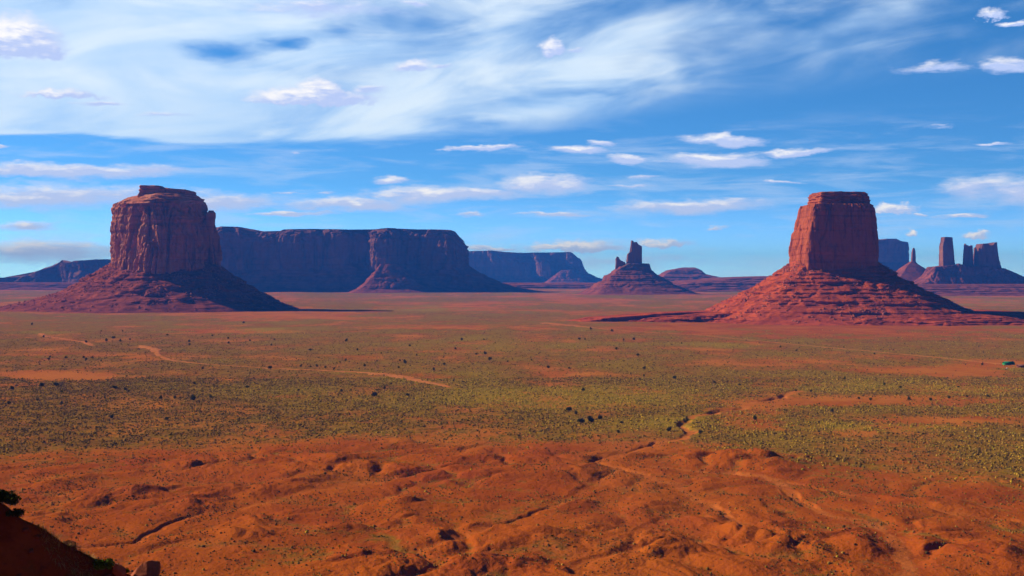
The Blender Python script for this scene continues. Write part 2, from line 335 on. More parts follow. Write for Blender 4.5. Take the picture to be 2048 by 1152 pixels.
def ground_height(X, Y):
    px, py = proj(X, Y); bm = bad_mask(px, py + 12 * fbm(X / 45, Y / 60, oct=3, seed=99)) * sst(8000, 1200, Y)
    wx = fbm(X / 70, Y / 70, oct=3, seed=5) * 16; wy = fbm(X / 70, Y / 70, oct=3, seed=9) * 16
    X2, Y2 = X + wx, Y + wy
    n1 = np.abs(fbm(X2 / 38, Y2 / 50, oct=2, gain=.35, seed=1)); n2 = np.abs(perlin(X2 / 11, Y2 / 14, seed=2)); n3 = fbm(X2 / 7, Y2 / 8, oct=3, seed=3)
    amp = 0.45 + 0.9 * sst(-0.25, 0.5, fbm(X / 160, Y / 160, oct=2, seed=21))
    n4 = np.abs(fbm(X2 / 19 + 7, Y2 / 24, oct=2, gain=.4, seed=6)); n5 = np.abs(perlin((X2 + .5 * Y2) / 3.4, (Y2 - .3 * X2) / 10.5, seed=8)); h = bm * amp * (.42 * n5 * sst(.05, .3, n1) + 3.3 * (n1 * n1 + .006) ** .45 + 1.8 * np.sqrt(n4 * n4 + .003) * sst(0.02, 0.25, n1) + 1.0 * n2 * sst(0.05, 0.3, n1) + 0.34 * np.abs(n3) + .16 * fbm(X / 2.6, Y / 3.2, oct=2, seed=33))
    for (mx, my, w, hh) in MOUNDS:
        gx, gy = gpt(mx, my); sx = w * gy / F / 2.6; sy = sx * 1.25; H = hh * gy / F * .62
        e = np.exp(-(((X2 - gx) / sx) ** 2 + ((Y2 - gy) / sy) ** 2)); h = h + H * e * (0.70 + 0.5 * n2 + .35 * n4)
    h = h + 0.5 * fbm(X / 45, Y / 60, oct=3, seed=31) * (1 - bm) + 0.18 * (1 - bm) * n3
    # broad swells far away
    h = h + sst(1500, 3500, Y) * 3.0 * fbm(X / 420, Y / 420, oct=3, seed=41)
    val = bm * (1 - sst(0.02, 0.22, n1))
    ws = np.zeros_like(X)
    for pts, hw, dp, sa_ in WASH:
        d = seg_dist(X + 5 * fbm(X / 26, Y / 34, oct=3, seed=57), Y + 7 * fbm(X / 26, Y / 34, oct=3, seed=58), pts) + .8 * fbm(X / 5, Y / 7, oct=2, seed=51)
        k = (1 - sst(hw * .55, hw * 1.25, d)) * sst(-.25, .3, fbm(X / 60, Y / 90, oct=2, seed=int(pts[0][0]))); h = h * (1 - .6 * (1 - sst(hw, hw * 5, d))) - dp * k
        ws = np.maximum(ws, sa_ * (1 - sst(hw * .5, hw * 1.7, d + 2.5 * fbm(X / 14, Y / 20, oct=3, seed=53))))
    return h, val, ws, bm
def ell(px, py, cx, cy, rx, ry): return np.clip(1 - ((px - cx) / rx) ** 2 - ((py - cy) / ry) ** 2, 0, 1)
def cover(X, Y, val, ws, bm):
    px, py = proj(X, Y)
    nz = fbm(X / 90, Y / 130, oct=4, seed=61); nf = fbm(X / 24, Y / 36, oct=3, seed=71)
    far_ = sst(2200, 3600, Y); nL = fbm(X / 330, Y / 620, oct=4, seed=63); veg = (1 - bm) * (0.80 + 0.45 * nz + 0.2 * nf + far_ * (.75 * nL - .1))
    # thinner cover
    for c in [(1750, 802, 380, 14, .75), (1480, 840, 90, 40, .6), (1850, 742, 220, 12, .7), (1650, 655, 560, 26, .62), (1990, 730, 120, 14, .8), (150, 712, 230, 9, .55), (90, 750, 170, 12, .85),
              (420, 663, 120, 7, .6), (900, 654, 220, 6, .5), (330, 618, 420, 14, .5), (1250, 605, 420, 10, .3), (1700, 865, 60, 8, .3), (1300, 890, 200, 10, .3), (560, 632, 200, 9, .6), (1560, 720, 200, 10, .35), (1900, 838, 260, 8, .55)]:
        veg = veg - .9 * c[4] * ell(px + 70 * nf, py + 6 * nz + 3 * nf, *c[:4])
    veg = veg + bm * (0.12 + 0.34 * val + 0.20 * nf + 0.12 * nz) - .5 * sst(.3, .8, ws)
    lush = 0.22 + 0.45 * nz
    lush = lush - .35 * sst(800, 200, px) * sst(640, 700, py)
    for c in [(1150, 795, 330, 30, 1.0), (520, 662, 100, 6, 1.5), (1750, 855, 220, 12, .9), (1750, 772, 330, 14, .5), (1280, 850, 150, 22, .5), (1000, 690, 260, 20, .35), (1950, 605, 200, 8, .6),
              (620, 790, 260, 16, .45), (1440, 690, 120, 10, .5), (880, 760, 200, 20, .3), (1950, 780, 140, 12, .6), (100, 665, 60, 6, .7), (870, 618, 130, 8, .6)]:
        lush = lush + c[4] * ell(px + 40 * nf, py + 3 * nz, *c[:4])
    sand = ws + 0.45 * ell(px, py + 3 * nz, 60, 748, 200, 13) + 0.25 * sst(.25, .6, nf) * (1 - bm) + .3 * bm * val * sst(-.1, .4, nf)
    deep = np.clip(0.35 + 0.65 * bm + 0.5 * ell(px, py, 1650, 655, 600, 40) + 0.3 * nz, 0, 1)
    return np.clip(veg, 0, 1), np.clip(lush, 0, 1), np.clip(sand, 0, 1), deep
tcol = np.concatenate([[-60, -10, -3], np.linspace(-1.2, -.47, 50), np.linspace(-.46, .46, 1060), np.linspace(.47, 1.2, 50), [3, 10, 60]])
yrow = np.concatenate([[-4000, -1500, -400, 0, 150, 250], 1 / np.linspace(1 / 330, 1 / 22000, 700)])
TT, YY = np.meshgrid(tcol, yrow); XX = np.clip(TT * np.maximum(YY, 330), -27000, 27000)
GH, GV, GW, GB = ground_height(XX, YY)
near_flat = (YY < 300); GH[near_flat] = 0
veg, lush, sand, deep = cover(XX, YY, GV, GW, GB)
ground = mesh('ground', np.stack([XX, YY, GH], -1).reshape(-1, 3), grid_faces(len(yrow), len(tcol)), M_ground, smooth=True,
              attrs=dict(veg=veg.ravel(), lush=lush.ravel(), sand=sand.ravel(), deep=deep.ravel()))
tag(ground, 'red valley floor with scrub and low badland mounds', 'ground', kind='structure')
def gz(X, Y, G=GH):
    X = np.asarray(X, float); Y = np.asarray(Y, float)
    c = np.interp(X / np.maximum(Y, 330), tcol, np.arange(len(tcol))); r = np.interp(Y, yrow, np.arange(len(yrow)))
    c0 = np.clip(c.astype(int), 0, len(tcol) - 2); r0 = np.clip(r.astype(int), 0, len(yrow) - 2); cf, rf = c - c0, r - r0
    return (G[r0, c0] * (1 - cf) + G[r0, c0 + 1] * cf) * (1 - rf) + (G[r0 + 1, c0] * (1 - cf) + G[r0 + 1, c0 + 1] * cf) * rf

# ------------------------------------------------------------------ buttes and mesas (lofts)
def plan_shape(poly, nth, soft=0.02):
    p = np.array(poly, float); q = np.vstack([p, p[:1]])
    L = np.r_[0, np.cumsum(np.hypot(*np.diff(q, axis=0).T))]; s = np.linspace(0, L[-1], nth, endpoint=False)
    x, y = np.interp(s, L, q[:, 0]), np.interp(s, L, q[:, 1])
    k = max(1, int(nth * soft)); w = np.hanning(2 * k + 3)[1:-1]; w /= w.sum()
    x = np.convolve(np.r_[x[-k:], x, x[:k]], w, 'valid'); y = np.convolve(np.r_[y[-k:], y, y[:k]], w, 'valid')
    x = 2 * (x - x.min()) / (x.max() - x.min()) - 1
    return x, y
def loft(name, parent, mat, Dc, levels, plan, b0, nz, disp, nth=420, top=None, soft=0.02, rnd=None, bk=None, close=True, zfloor=None, power=1.0):
    """levels: (row, left px, right px) from the foot up, seen at depth Dc; plan: polygon in unit coordinates; b0: half depth (m) at the top level"""
    lv = [(at(l, y, Dc)[0], at(r, y, Dc)[0], at(l, y, Dc)[2]) for y, l, r in levels]
    lv.sort(key=lambda t: t[2]); xl, xr, zl = (np.array(t) for t in zip(*lv))
    if zfloor is not None: zl[0] = zfloor
    f = np.linspace(0, 1, nz) ** power; z = zl[0] + (zl[-1] - zl[0]) * f
    l, r = np.interp(z, zl, xl), np.interp(z, zl, xr); cx, a = (l + r) / 2, (r - l) / 2
    ux, uy = plan_shape(plan, nth, soft)
    aref = (xr[-1] - xl[-1]) / 2
    b = b0 + (a - aref) * (1.0 if bk is None else bk)
    ang = np.arctan2(uy, ux); t = np.zeros(nz) if rnd is None else np.interp(f, [0, 1], rnd)
    px_ = ux[None, :] * (1 - t[:, None]) + np.cos(ang)[None, :] * t[:, None]; py_ = uy[None, :] * (1 - t[:, None]) + np.sin(ang)[None, :] * t[:, None]
    X = cx[:, None] + a[:, None] * px_; Y = Dc + b[:, None] * py_; Z = np.repeat(z[:, None], nth, 1)
    # outward direction in plan
    tx, ty = np.roll(X, -1, 1) - np.roll(X, 1, 1), np.roll(Y, -1, 1) - np.roll(Y, 1, 1)
    ln = np.hypot(tx, ty) + 1e-9; nx, ny = ty / ln, -tx / ln
    sgn = np.sign((nx * (X - cx[:, None]) + ny * (Y - Dc)).sum()); nx, ny = nx * sgn, ny * sgn
    Fr = np.repeat(f[:, None], nth, 1)
    d = disp(X, Y, Z, Fr)
    X, Y = X + nx * d, Y + ny * d
    if top is not None:
        tp = sorted(top); tX = np.array([at(p, y_, Dc)[0] for p, y_ in tp]); tZ = np.array([at(p, y_, Dc)[2] for p, y_ in tp])
        Z = zl[0] + (np.interp(X, tX, tZ) - zl[0]) * Fr
    rows = [np.stack([X, Y, Z], -1)]
    if close:
        e = rows[0][-1]; c = e.mean(0)
        for k in (.9, .7, .4, .02):
            w = e.copy(); w[:, :2] = c[:2] + (e[:, :2] - c[:2]) * k
            if top is not None: w[:, 2] = np.interp(w[:, 0], tX, tZ)
            w[:, 2] += (perlin(w[:, 0] / 15, w[:, 1] / 15, seed=3)) * 1.2
            rows.append(w[None])
    Vv = np.concatenate(rows, 0)
    org = parent.location
    return mesh(name, Vv.reshape(-1, 3), grid_faces(Vv.shape[0], nth, True), mat, parent, smooth=False, origin=tuple(org))
def d_cliff(A, lam, seed, bed=0.0, taper=0.0):
    def f(X, Y, Z, Fr):
        w = fbm(X / (3 * lam), Y / (3 * lam), Z / (9 * lam), oct=2, seed=seed + 50) * lam * .7
        a = fbm((X + w) / (2.4 * lam), (Y + w) / (2.4 * lam), Z / (15 * lam), oct=2, seed=seed)
        b = np.abs(perlin((X + w) / lam, (Y + w) / lam, Z / (9 * lam), seed=seed + 1))
        c = np.abs(perlin((X + w) / (.42 * lam), (Y + w) / (.42 * lam), Z / (4.5 * lam), seed=seed + 2))
        e = fbm(X / (.16 * lam), Y / (.16 * lam), Z / (.5 * lam), oct=3, seed=seed + 3)
        alc = sst(.12, .5, fbm(X / (1.6 * lam), Y / (1.6 * lam), Z / (3.2 * lam), oct=2, seed=seed + 9))
        ck = 1 - sst(0, .085, np.abs(perlin((X + .6 * w) / (.95 * lam) + 3, (Y + .6 * w) / (.95 * lam), Z / (14 * lam), seed=seed + 12)))
        ck2 = 1 - sst(0, .10, np.abs(perlin((X + .6 * w) / (.38 * lam) + 3, (Y + .6 * w) / (.38 * lam), Z / (6 * lam), seed=seed + 13)))
        on = sst(-.2, .35, fbm(X / (2 * lam), Y / (2 * lam), Z / (3 * lam), oct=2, seed=seed + 14))
        cu_ = np.floor((X + .5 * w) / (.62 * lam)), np.floor((Y + .5 * w) / (.62 * lam)); zo = (_h(cu_[0], cu_[1], cu_[0] * 0, seed + 70) & 255) / 255.
        cell = (_h(cu_[0], cu_[1], np.floor(Z / (3.2 * lam) + zo * 3), seed + 71) & 1023) / 1023.
        cb_ = np.floor((X + .5 * w) / (.24 * lam)), np.floor((Y + .5 * w) / (.24 * lam)); zo2 = (_h(cb_[0], cb_[1], cb_[0] * 0, seed + 72) & 255) / 255.
        cell2 = (_h(cb_[0], cb_[1], np.floor(Z / (1.0 * lam) + zo2 * 3), seed + 73) & 1023) / 1023.
        d = A * (.42 * (cell - .5) + .16 * (cell2 - .5) + .85 * a + .75 * (b - .25) + .42 * (c - .2) + .20 * e - .7 * alc - .75 * ck - .38 * ck2 * on)
        lay = perlin(Z / (.25 * lam) + 0 * X, X / (9 * lam), Y / (9 * lam), seed=seed + 5); lay2 = sst(.25, .4, perlin(Z / (.6 * lam) + 0 * X, X / (14 * lam), Y / (14 * lam), seed=seed + 6))
        d = d + bed * A * .5 * lay * sst(.55, 1., Fr) + A * .14 * lay - .22 * A * lay2
        return d - d.mean() - .12 * A
    return f
def d_cap(A, lam, seed):
    def f(X, Y, Z, Fr):
        lay = fbm(Z / lam + 0 * X, X / (14 * lam), Y / (14 * lam), oct=2, seed=seed)
        return A * (1.3 * lay + .8 * fbm(X / (3 * lam), Y / (3 * lam), Z / (1.2 * lam), oct=4, seed=seed + 3))
    return f
def d_talus(A, lam, seed, ledge=1.0, hl=18.0):
    def f(X, Y, Z, Fr):
        m = np.sin(np.pi * np.clip(Fr, 0, 1)) ** .6
        g = np.abs(fbm(X / (1.0 * lam), Y / (1.0 * lam), Z / (7 * lam), oct=2, seed=seed)); g2 = np.abs(perlin(X / (.33 * lam), Y / (.33 * lam), Z / (3 * lam), seed=seed + 2))
        r = fbm(X / (.16 * lam), Y / (.16 * lam), Z / (.12 * lam), oct=3, gain=.6, seed=seed + 4)
        zz = Z / hl + .35 * fbm(X / (5 * lam), Y / (5 * lam), oct=2, seed=seed + 6); fr = zz - np.floor(zz)
        saw = np.where(fr < .80, fr / .80, (1 - fr) / .20) - .5       # slope, then a short vertical band
        z3 = Z / (hl * .37) + .3 * perlin(X / (3 * lam), Y / (3 * lam), seed=seed + 16); f3 = z3 - np.floor(z3); s3 = np.where(f3 < .75, f3 / .75, (1 - f3) / .25) - .5
        on = sst(-.15, .3, fbm(X / (1.6 * lam), Y / (1.6 * lam), Z / hl * .8, oct=3, seed=seed + 8))
        return A * m * (1.6 * (g - .3) + .35 * (g2 - .3) + .17 * r) - ledge * A * (.95 * saw * on + .28 * s3 * (1 - .5 * on)) * (0.3 + .7 * m)
    return f
BOX = [(-1, .4), (-.94, -1), (.05, -.92), (.85, -.78), (1, -.2), (.85, 1), (-.8, 1)]

# left butte ---------------------------------------------------------------
D1 = 3500.0
b1 = empty('sandstone_butte', (at(322, 617, D1)[0], D1, 0))
tag(b1, 'massive rounded butte with a fluted sunlit left face, beside the long blue mesa', 'butte')
PL1 = [(-1, .35), (-.96, -.12), (-.55, -.62), (-.02, -1.0), (.16, -1.0), (.7, -.72), (1, -.25), (.95, .45), (.4, 1), (-.5, .95)]
loft('talus_slope', b1, M_talus, D1, [(622, -30, 600), (611, 15, 575), (602, 58, 550), (590, 103, 530), (577, 134, 508), (562, 156, 484), (549, 178, 460), (534, 208, 442), (524, 228, 425)], PL1, 100, 190,
     d_talus(12, 60, 11, .95, 27), nth=640, rnd=(.8, .1), zfloor=-6)
loft('cliff', b1, M_cliff, D1, [(548, 214, 438), (527, 216, 436), (509, 217, 433), (465, 219, 424), (446, 219, 419), (424, 223, 411), (412, 229, 408), (405, 235, 406)], PL1, 118, 220, d_cliff(15, 36, 21, .3), nth=760, soft=.010)
loft('upper_ledges', b1, M_cliff, D1, [(411, 231, 409), (403, 242, 405), (397, 254, 400), (393, 268, 395), (390, 282, 390)], PL1, 88, 40, d_cap(4.5, 6, 31), nth=420, soft=.02)
loft('caprock', b1, M_cliff, D1, [(396, 286, 390), (386, 289, 388), (380, 289, 388), (377, 290, 386)], BOX, 66, 26, d_cap(3.0, 5, 37), nth=320, top=[(285, 375), (290, 373.5), (330, 374), (333, 379), (380, 381), (388, 384)])
loft('pinnacle', b1, M_cliff, D1, [(470, 405, 428), (445, 411, 429), (434, 414, 430), (426, 416, 429.5), (421, 419, 426)], BOX, 11, 50, d_cliff(2.0, 12, 41), nth=120)

# right butte --------------------------------------------------------------
D2 = 2690.0
b2 = empty('sandstone_butte', (at(1668, 639, D2)[0], D2, 0))
tag(b2, 'square topped red butte standing alone at right on a bright red talus cone', 'butte')
PL2 = [(-1, .35), (-.86, -.95), (-.35, -1.0), (.1, -.92), (.55, -.98), (.86, -.82), (1, -.35), (.9, .8), (-.7, 1)]
loft('talus_slope', b2, M_talusR, D2, [(644, 1350, 2030), (634, 1385, 1985), (626, 1405, 1944), (613, 1432, 1908), (597, 1463, 1876), (578, 1501, 1836), (559, 1533, 1802), (543, 1561, 1775), (529, 1578, 1757), (519, 1592, 1742)],
     PL2, 66, 220, d_talus(7.5, 40, 12, 1.45, 19), nth=700, rnd=(.85, .1), zfloor=-5)
loft('cliff', b2, M_cliffR, D2, [(540, 1584, 1748), (528, 1585, 1746.5), (499, 1586, 1746), (468, 1591, 1745), (439, 1597, 1744), (420, 1601, 1741), (411, 1604, 1736)], PL2, 78, 190, d_cliff(4.2, 24, 22, .2), nth=560, soft=.010)
loft('caprock', b2, M_cliffR, D2, [(414, 1604, 1738), (409, 1619, 1734), (401, 1621, 1735), (393, 1621, 1731), (386, 1626, 1727)], PL2, 50, 60, d_cap(3.0, 4.2, 32), nth=380, soft=.012)

# low bench at the foot of the right butte
bb = empty('rock_bench', (at(1620, 640, 2560)[0], 2560, 0)); tag(bb, 'low ledged red bench at the foot of the square butte', 'rock bench')
PLB = [(-1, .0), (-.93, -.25), (-.8, -.20), (-.66, -.38), (-.5, -.36), (-.42, -.62), (-.2, -.72), (0, -.98), (.12, -.9), (.28, -1.0), (.42, -.8), (.55, -.86), (.75, -.5), (1, -.1), (.9, .8), (-.6, .8), (-.9, .3)]
loft('ledge', bb, M_talusR, 2640, [(645, 1120, 2230), (641, 1136, 2200), (638, 1148, 2185), (635, 1172, 2160), (633.5, 1180, 2150), (630, 1230, 2120), (628, 1262, 2100), (626.5, 1275, 2090), (623.5, 1330, 2050)], PLB, 190, 70, d_talus(7.5, 24, 15, 1.7, 5.5), nth=1000, soft=.004, bk=.5, zfloor=-3)

# long mesa behind ---------------------------------------------------------
D3 = 6750.0
b3 = empty('long_mesa', (at(616, 580, D3)[0], D3, 0)); tag(b3, 'long flat topped blue mesa in shade, behind and right of the rounded butte', 'mesa')
PL3 = [(-1, .2), (-.95, -.75), (-.62, -.62), (-.55, -.72), (-.3, -.60), (-.05, -.74), (.1, -.66), (.22, -.70), (.41, -.50), (.465, -1), (.575, -1.0), (.62, -.66), (.76, -.62), (.90, -.80), (1, -.5), (1, .3), (.6, 1), (-.8, 1)]
T3 = [(250, 470), (300, 462), (430, 459), (448, 457), (456, 455), (492, 456), (506, 463), (560, 468.5), (580, 461), (640, 460), (760, 462), (783, 459), (797, 459), (805, 461), (903, 461.5), (912, 464), (918, 470), (926, 476), (932, 484)]
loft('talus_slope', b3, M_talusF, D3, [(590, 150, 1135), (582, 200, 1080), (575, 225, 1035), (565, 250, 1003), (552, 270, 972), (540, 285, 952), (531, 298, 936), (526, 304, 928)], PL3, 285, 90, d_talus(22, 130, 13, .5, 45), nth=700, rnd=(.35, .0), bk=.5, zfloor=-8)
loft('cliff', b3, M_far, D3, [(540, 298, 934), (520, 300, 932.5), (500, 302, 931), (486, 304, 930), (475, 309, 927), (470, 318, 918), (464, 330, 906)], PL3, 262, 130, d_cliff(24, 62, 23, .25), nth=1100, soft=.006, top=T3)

loft('talus_spur', b3, M_talusF, 6400, [(588, 690, 872), (578, 712, 850), (566, 728, 838), (552, 742, 822), (540, 752, 808), (528, 760, 798)], BOX, 34, 70, d_talus(9, 50, 113, .7, 30), nth=300, rnd=(.5, .2), zfloor=-6)
# farther mesa -------------------------------------------------------------
D4 = 12500.0
b4 = empty('far_mesa', (at(1010, 565, D4)[0], D4, 0)); tag(b4, 'pale blue farther mesa between the long mesa and the jagged castle rock', 'mesa')
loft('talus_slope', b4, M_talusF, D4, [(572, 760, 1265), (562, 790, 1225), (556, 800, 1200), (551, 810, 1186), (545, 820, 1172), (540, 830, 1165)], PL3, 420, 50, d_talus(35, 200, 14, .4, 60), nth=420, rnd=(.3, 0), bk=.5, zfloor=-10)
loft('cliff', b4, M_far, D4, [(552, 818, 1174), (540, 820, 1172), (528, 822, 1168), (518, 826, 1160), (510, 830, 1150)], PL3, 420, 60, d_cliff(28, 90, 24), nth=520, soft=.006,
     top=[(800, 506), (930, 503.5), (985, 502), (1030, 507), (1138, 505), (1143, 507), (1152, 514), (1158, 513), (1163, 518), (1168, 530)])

loft('talus_spur', b4, M_talusF, 12000, [(568, 1085, 1185), (560, 1096, 1172), (553, 1106, 1162), (545, 1115, 1152), (540, 1122, 1146)], BOX, 40, 40, d_talus(14, 80, 114, .6, 30), nth=220, rnd=(.5, .2), zfloor=-6)
# castle rock --------------------------------------------------------------
D5 = 5900.0
b5 = empty('castle_rock', (at(1272, 588, D5)[0], D5, 0)); tag(b5, 'jagged castle shaped rock with a tall toothed tower on a stepped red cone', 'butte')
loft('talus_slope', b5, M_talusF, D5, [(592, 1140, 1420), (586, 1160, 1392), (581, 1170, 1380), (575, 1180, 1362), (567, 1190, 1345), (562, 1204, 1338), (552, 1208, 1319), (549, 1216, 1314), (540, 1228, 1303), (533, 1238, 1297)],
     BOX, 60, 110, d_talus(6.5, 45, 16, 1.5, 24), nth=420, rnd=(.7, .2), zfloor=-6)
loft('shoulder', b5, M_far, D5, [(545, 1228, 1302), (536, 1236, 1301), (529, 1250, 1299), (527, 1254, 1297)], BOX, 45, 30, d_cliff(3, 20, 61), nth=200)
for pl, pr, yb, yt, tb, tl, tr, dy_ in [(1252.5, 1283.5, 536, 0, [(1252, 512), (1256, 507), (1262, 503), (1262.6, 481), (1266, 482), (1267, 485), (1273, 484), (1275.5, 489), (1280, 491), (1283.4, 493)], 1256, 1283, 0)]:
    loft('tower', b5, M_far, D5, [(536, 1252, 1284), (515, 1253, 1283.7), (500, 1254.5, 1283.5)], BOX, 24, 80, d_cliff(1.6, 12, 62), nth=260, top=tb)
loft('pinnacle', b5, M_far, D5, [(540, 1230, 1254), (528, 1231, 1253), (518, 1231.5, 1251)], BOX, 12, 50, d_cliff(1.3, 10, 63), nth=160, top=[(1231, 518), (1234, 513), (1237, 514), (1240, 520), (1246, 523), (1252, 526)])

# dome shaped rise, low plateaus, far ridge ---------------------------------
def rise(name, label, cat, Dc, levels, top, b0, mat, seed, A, lam, hl, plan=BOX, nth=420, nz=70, soft=.02, part='slope', **kw):
    xm = (levels[0][1] + levels[0][2]) / 2
    e = empty(name, (at(xm, levels[0][0], Dc)[0], Dc, 0)); tag(e, label, cat)
    loft(part, e, mat, Dc, levels, plan, b0, nz, d_talus(A, lam, seed, 1.2, hl), nth=nth, top=top, soft=soft, zfloor=-8, **kw)
    return e
rise('rocky_rise', 'low dome shaped rocky rise on the skyline right of the castle rock', 'hill', 9000, [(572, 1270, 1470), (562, 1295, 1448), (553, 1315, 1432), (548, 1322, 1410), (541, 1334, 1402), (535, 1365, 1390)], None, 70, M_talusF, 71, 9, 60, 22)
rise('low_plateau', 'low stepped red plateau along the skyline left of the square butte', 'plateau', 7400,
     [(579, 1180, 1980), (575, 1260, 1950), (571, 1290, 1940), (568, 1310, 1930), (564, 1330, 1920), (559, 1400, 1900), (555, 1440, 1880), (552.5, 1520, 1860)], None, 300, M_talusF, 72, 26, 110, 12, nth=700, nz=60, bk=.7)
rise('low_plateau', 'low banded purple plateau between the long mesa and the castle rock', 'plateau', 8200,
     [(576, 860, 1300), (572, 880, 1280), (569, 900, 1262), (567, 915, 1240), (566, 930, 1225)], None, 260, M_talusF, 73, 24, 110, 10, nth=500, nz=40, bk=.7)
e = empty('far_ridge', (at(0, 578, 8200)[0], 8200, 0)); tag(e, 'dark stepped ridge on the skyline at the left edge', 'ridge')
loft('cliff', e, M_far, 8200, [(580, -520, 470), (573, -470, 440), (569, -455, 425), (560, -440, 410), (552, -430, 400), (545, -425, 395)], PL3, 420, 70, d_cliff(26, 70, 74, .5), nth=700, bk=.8, zfloor=-8,
     top=[(-500, 557), (-200, 556), (0, 556), (75, 553.5), (93, 550), (95, 546), (98, 544), (100, 547), (103, 543), (118, 539), (123, 536), (150, 533), (160, 529), (163, 526), (167, 523), (169, 520), (172, 524), (175, 527), (183, 528), (186, 525), (200, 525), (215, 521), (240, 519), (320, 530), (420, 560)])
loft('low_bench', e, M_talusF, 7600, [(583, -600, 420), (577, -560, 380), (575, -550, 360), (570, -520, 330), (568, -510, 320), (565, -500, 300)], BOX, 160, 40, d_talus(20, 90, 174, 1.2, 14), nth=500, soft=.01, bk=.7, zfloor=-8)
# far right group ----------------------------------------------------------
b6 = empty('square_butte', (at(1770, 570, 9500)[0], 9500, 0)); tag(b6, 'blue block shaped far butte just right of the big square butte', 'butte')
loft('talus_slope', b6, M_talusF, 9500, [(573, 1650, 1900), (560, 1680, 1868), (545, 1700, 1846), (532, 1715, 1828), (524, 1725, 1817)], BOX, 110, 50, d_talus(16, 90, 17, .8, 30), nth=300, rnd=(.5, .1), zfloor=-8)
loft('cliff', b6, M_far, 9500, [(534, 1722, 1816), (510, 1723, 1815), (492, 1724, 1814), (484, 1725, 1813)], BOX, 105, 60, d_cliff(9, 45, 25), nth=320, soft=.012, top=[(1720, 484), (1748, 481), (1761, 480), (1766, 478), (1786, 478), (1795, 482.5), (1812, 485), (1813, 489)])
D7 = 6050.0
e7 = empty('rock_pedestal', (at(1990, 587, D7)[0], D7, 0)); tag(e7, 'long dark pedestal ridge carrying the tower, twin spires and castle block at far right', 'rock pedestal')
loft('slope', e7, M_talusF, D7, [(590, 1700, 2330), (582, 1726, 2290), (575, 1750, 2250), (566, 1790, 2200), (558, 1822, 2160), (548, 1846, 2120), (540, 1856, 2080)], BOX, 70, 110, d_cliff(9, 40, 75, .5), nth=700, rnd=(.25, 0), bk=.22, zfloor=-8,
     top=[(1600, 590), (1720, 580), (1790, 562), (1835, 550), (1852, 541), (1858, 534), (1875, 533), (1900, 530), (1909, 527), (1925, 533), (1950, 531), (2000, 537), (2029, 549), (2048, 557), (2120, 577), (2250, 590)])
rise('low_plateau', 'low stepped red terraces in front of the far right rock towers', 'plateau', 5700,
     [(591, 1640, 2500), (587, 1680, 2440), (584, 1700, 2400), (580, 1715, 2350), (578, 1722, 2330), (574, 1740, 2290), (572, 1748, 2270), (568.5, 1772, 2230)], None, 130, M_talusF, 76, 13, 60, 9, nth=800, nz=70, bk=.6, soft=.012)
e8 = empty('rock_spire', (at(1826, 575, 6300)[0], 6300, 0)); tag(e8, 'thin lone rock spire on a small stepped cone, right of the big square butte', 'rock spire')
loft('talus_slope', e8, M_talusF, 6300, [(580, 1740, 1905), (565, 1765, 1885), (555, 1778, 1872), (545, 1792, 1858), (537, 1801, 1849), (529, 1812, 1836), (526, 1817, 1833), (523, 1821, 1831)], BOX, 14, 70, d_talus(1.6, 20, 18, 1.6, 12), nth=320, rnd=(.7, .2), zfloor=-6)
loft('spire', e8, M_far, 6300, [(530, 1821, 1832), (520, 1822.6, 1831), (512, 1823, 1831), (504, 1823.6, 1830.6), (500, 1824.6, 1830), (496, 1825.8, 1828.6)], BOX, 4.5, 60, d_cliff(.9, 8, 64), nth=90)
e9 = empty('rock_tower', (at(1893, 533, D7)[0], D7, at(0, 540, D7)[2])); tag(e9, 'tall square rock tower with a sunlit left edge on the far right pedestal', 'rock tower')
loft('cliff', e9, M_far, D7, [(550, 1878, 1910), (532, 1880, 1908), (512, 1880, 1906), (494, 1880.5, 1905), (486, 1883.5, 1904), (478, 1884, 1903)], BOX, 26, 90, d_cliff(1.9, 14, 65), nth=240, soft=.01, top=[(1878, 478), (1883, 475), (1890, 474), (1904, 475), (1910, 478)])
e10 = empty('twin_spires', (at(1936, 533, D7)[0], D7, at(0, 540, D7)[2])); tag(e10, 'notched pair of slim rock spires between the tower and the castle block', 'rock spires')
loft('spire', e10, M_far, D7, [(550, 1923, 1940), (530, 1926, 1938.6), (510, 1927, 1938), (494, 1928, 1936.8)], BOX, 9, 70, d_cliff(1.0, 9, 66), nth=130, soft=.01, top=[(1926, 492), (1929, 490), (1930, 486.5), (1931.3, 490), (1936, 491), (1938, 495)])
loft('spire', e10, M_far, D7, [(550, 1934, 1949), (530, 1935.5, 1946.5), (510, 1937, 1945.6), (493, 1938, 1944.6)], BOX, 9, 70, d_cliff(1.0, 9, 67), nth=130, soft=.01, top=[(1936, 498), (1938.4, 493), (1940, 491), (1944, 491), (1947, 494)])
e11 = empty('castle_block', (at(1973, 533, D7)[0], D7, at(0, 540, D7)[2])); tag(e11, 'broad castle shaped rock block with a ragged top, rightmost on the far pedestal', 'butte')
loft('cliff', e11, M_far, D7, [(555, 1945, 2006), (538, 1947.5, 2000.5), (520, 1948.3, 1995.5), (505, 1949, 1992.5), (490, 1950, 1991.5)], BOX, 42, 90, d_cliff(2.2, 15, 68), nth=320, soft=.01,
     top=[(1946, 500), (1949, 497), (1951, 494.5), (1953, 499), (1955, 502), (1957, 492), (1959, 488), (1971, 487), (1973, 491), (1981, 490.5), (1984, 485.5), (1991, 484.5), (1992, 488), (2000, 490)])

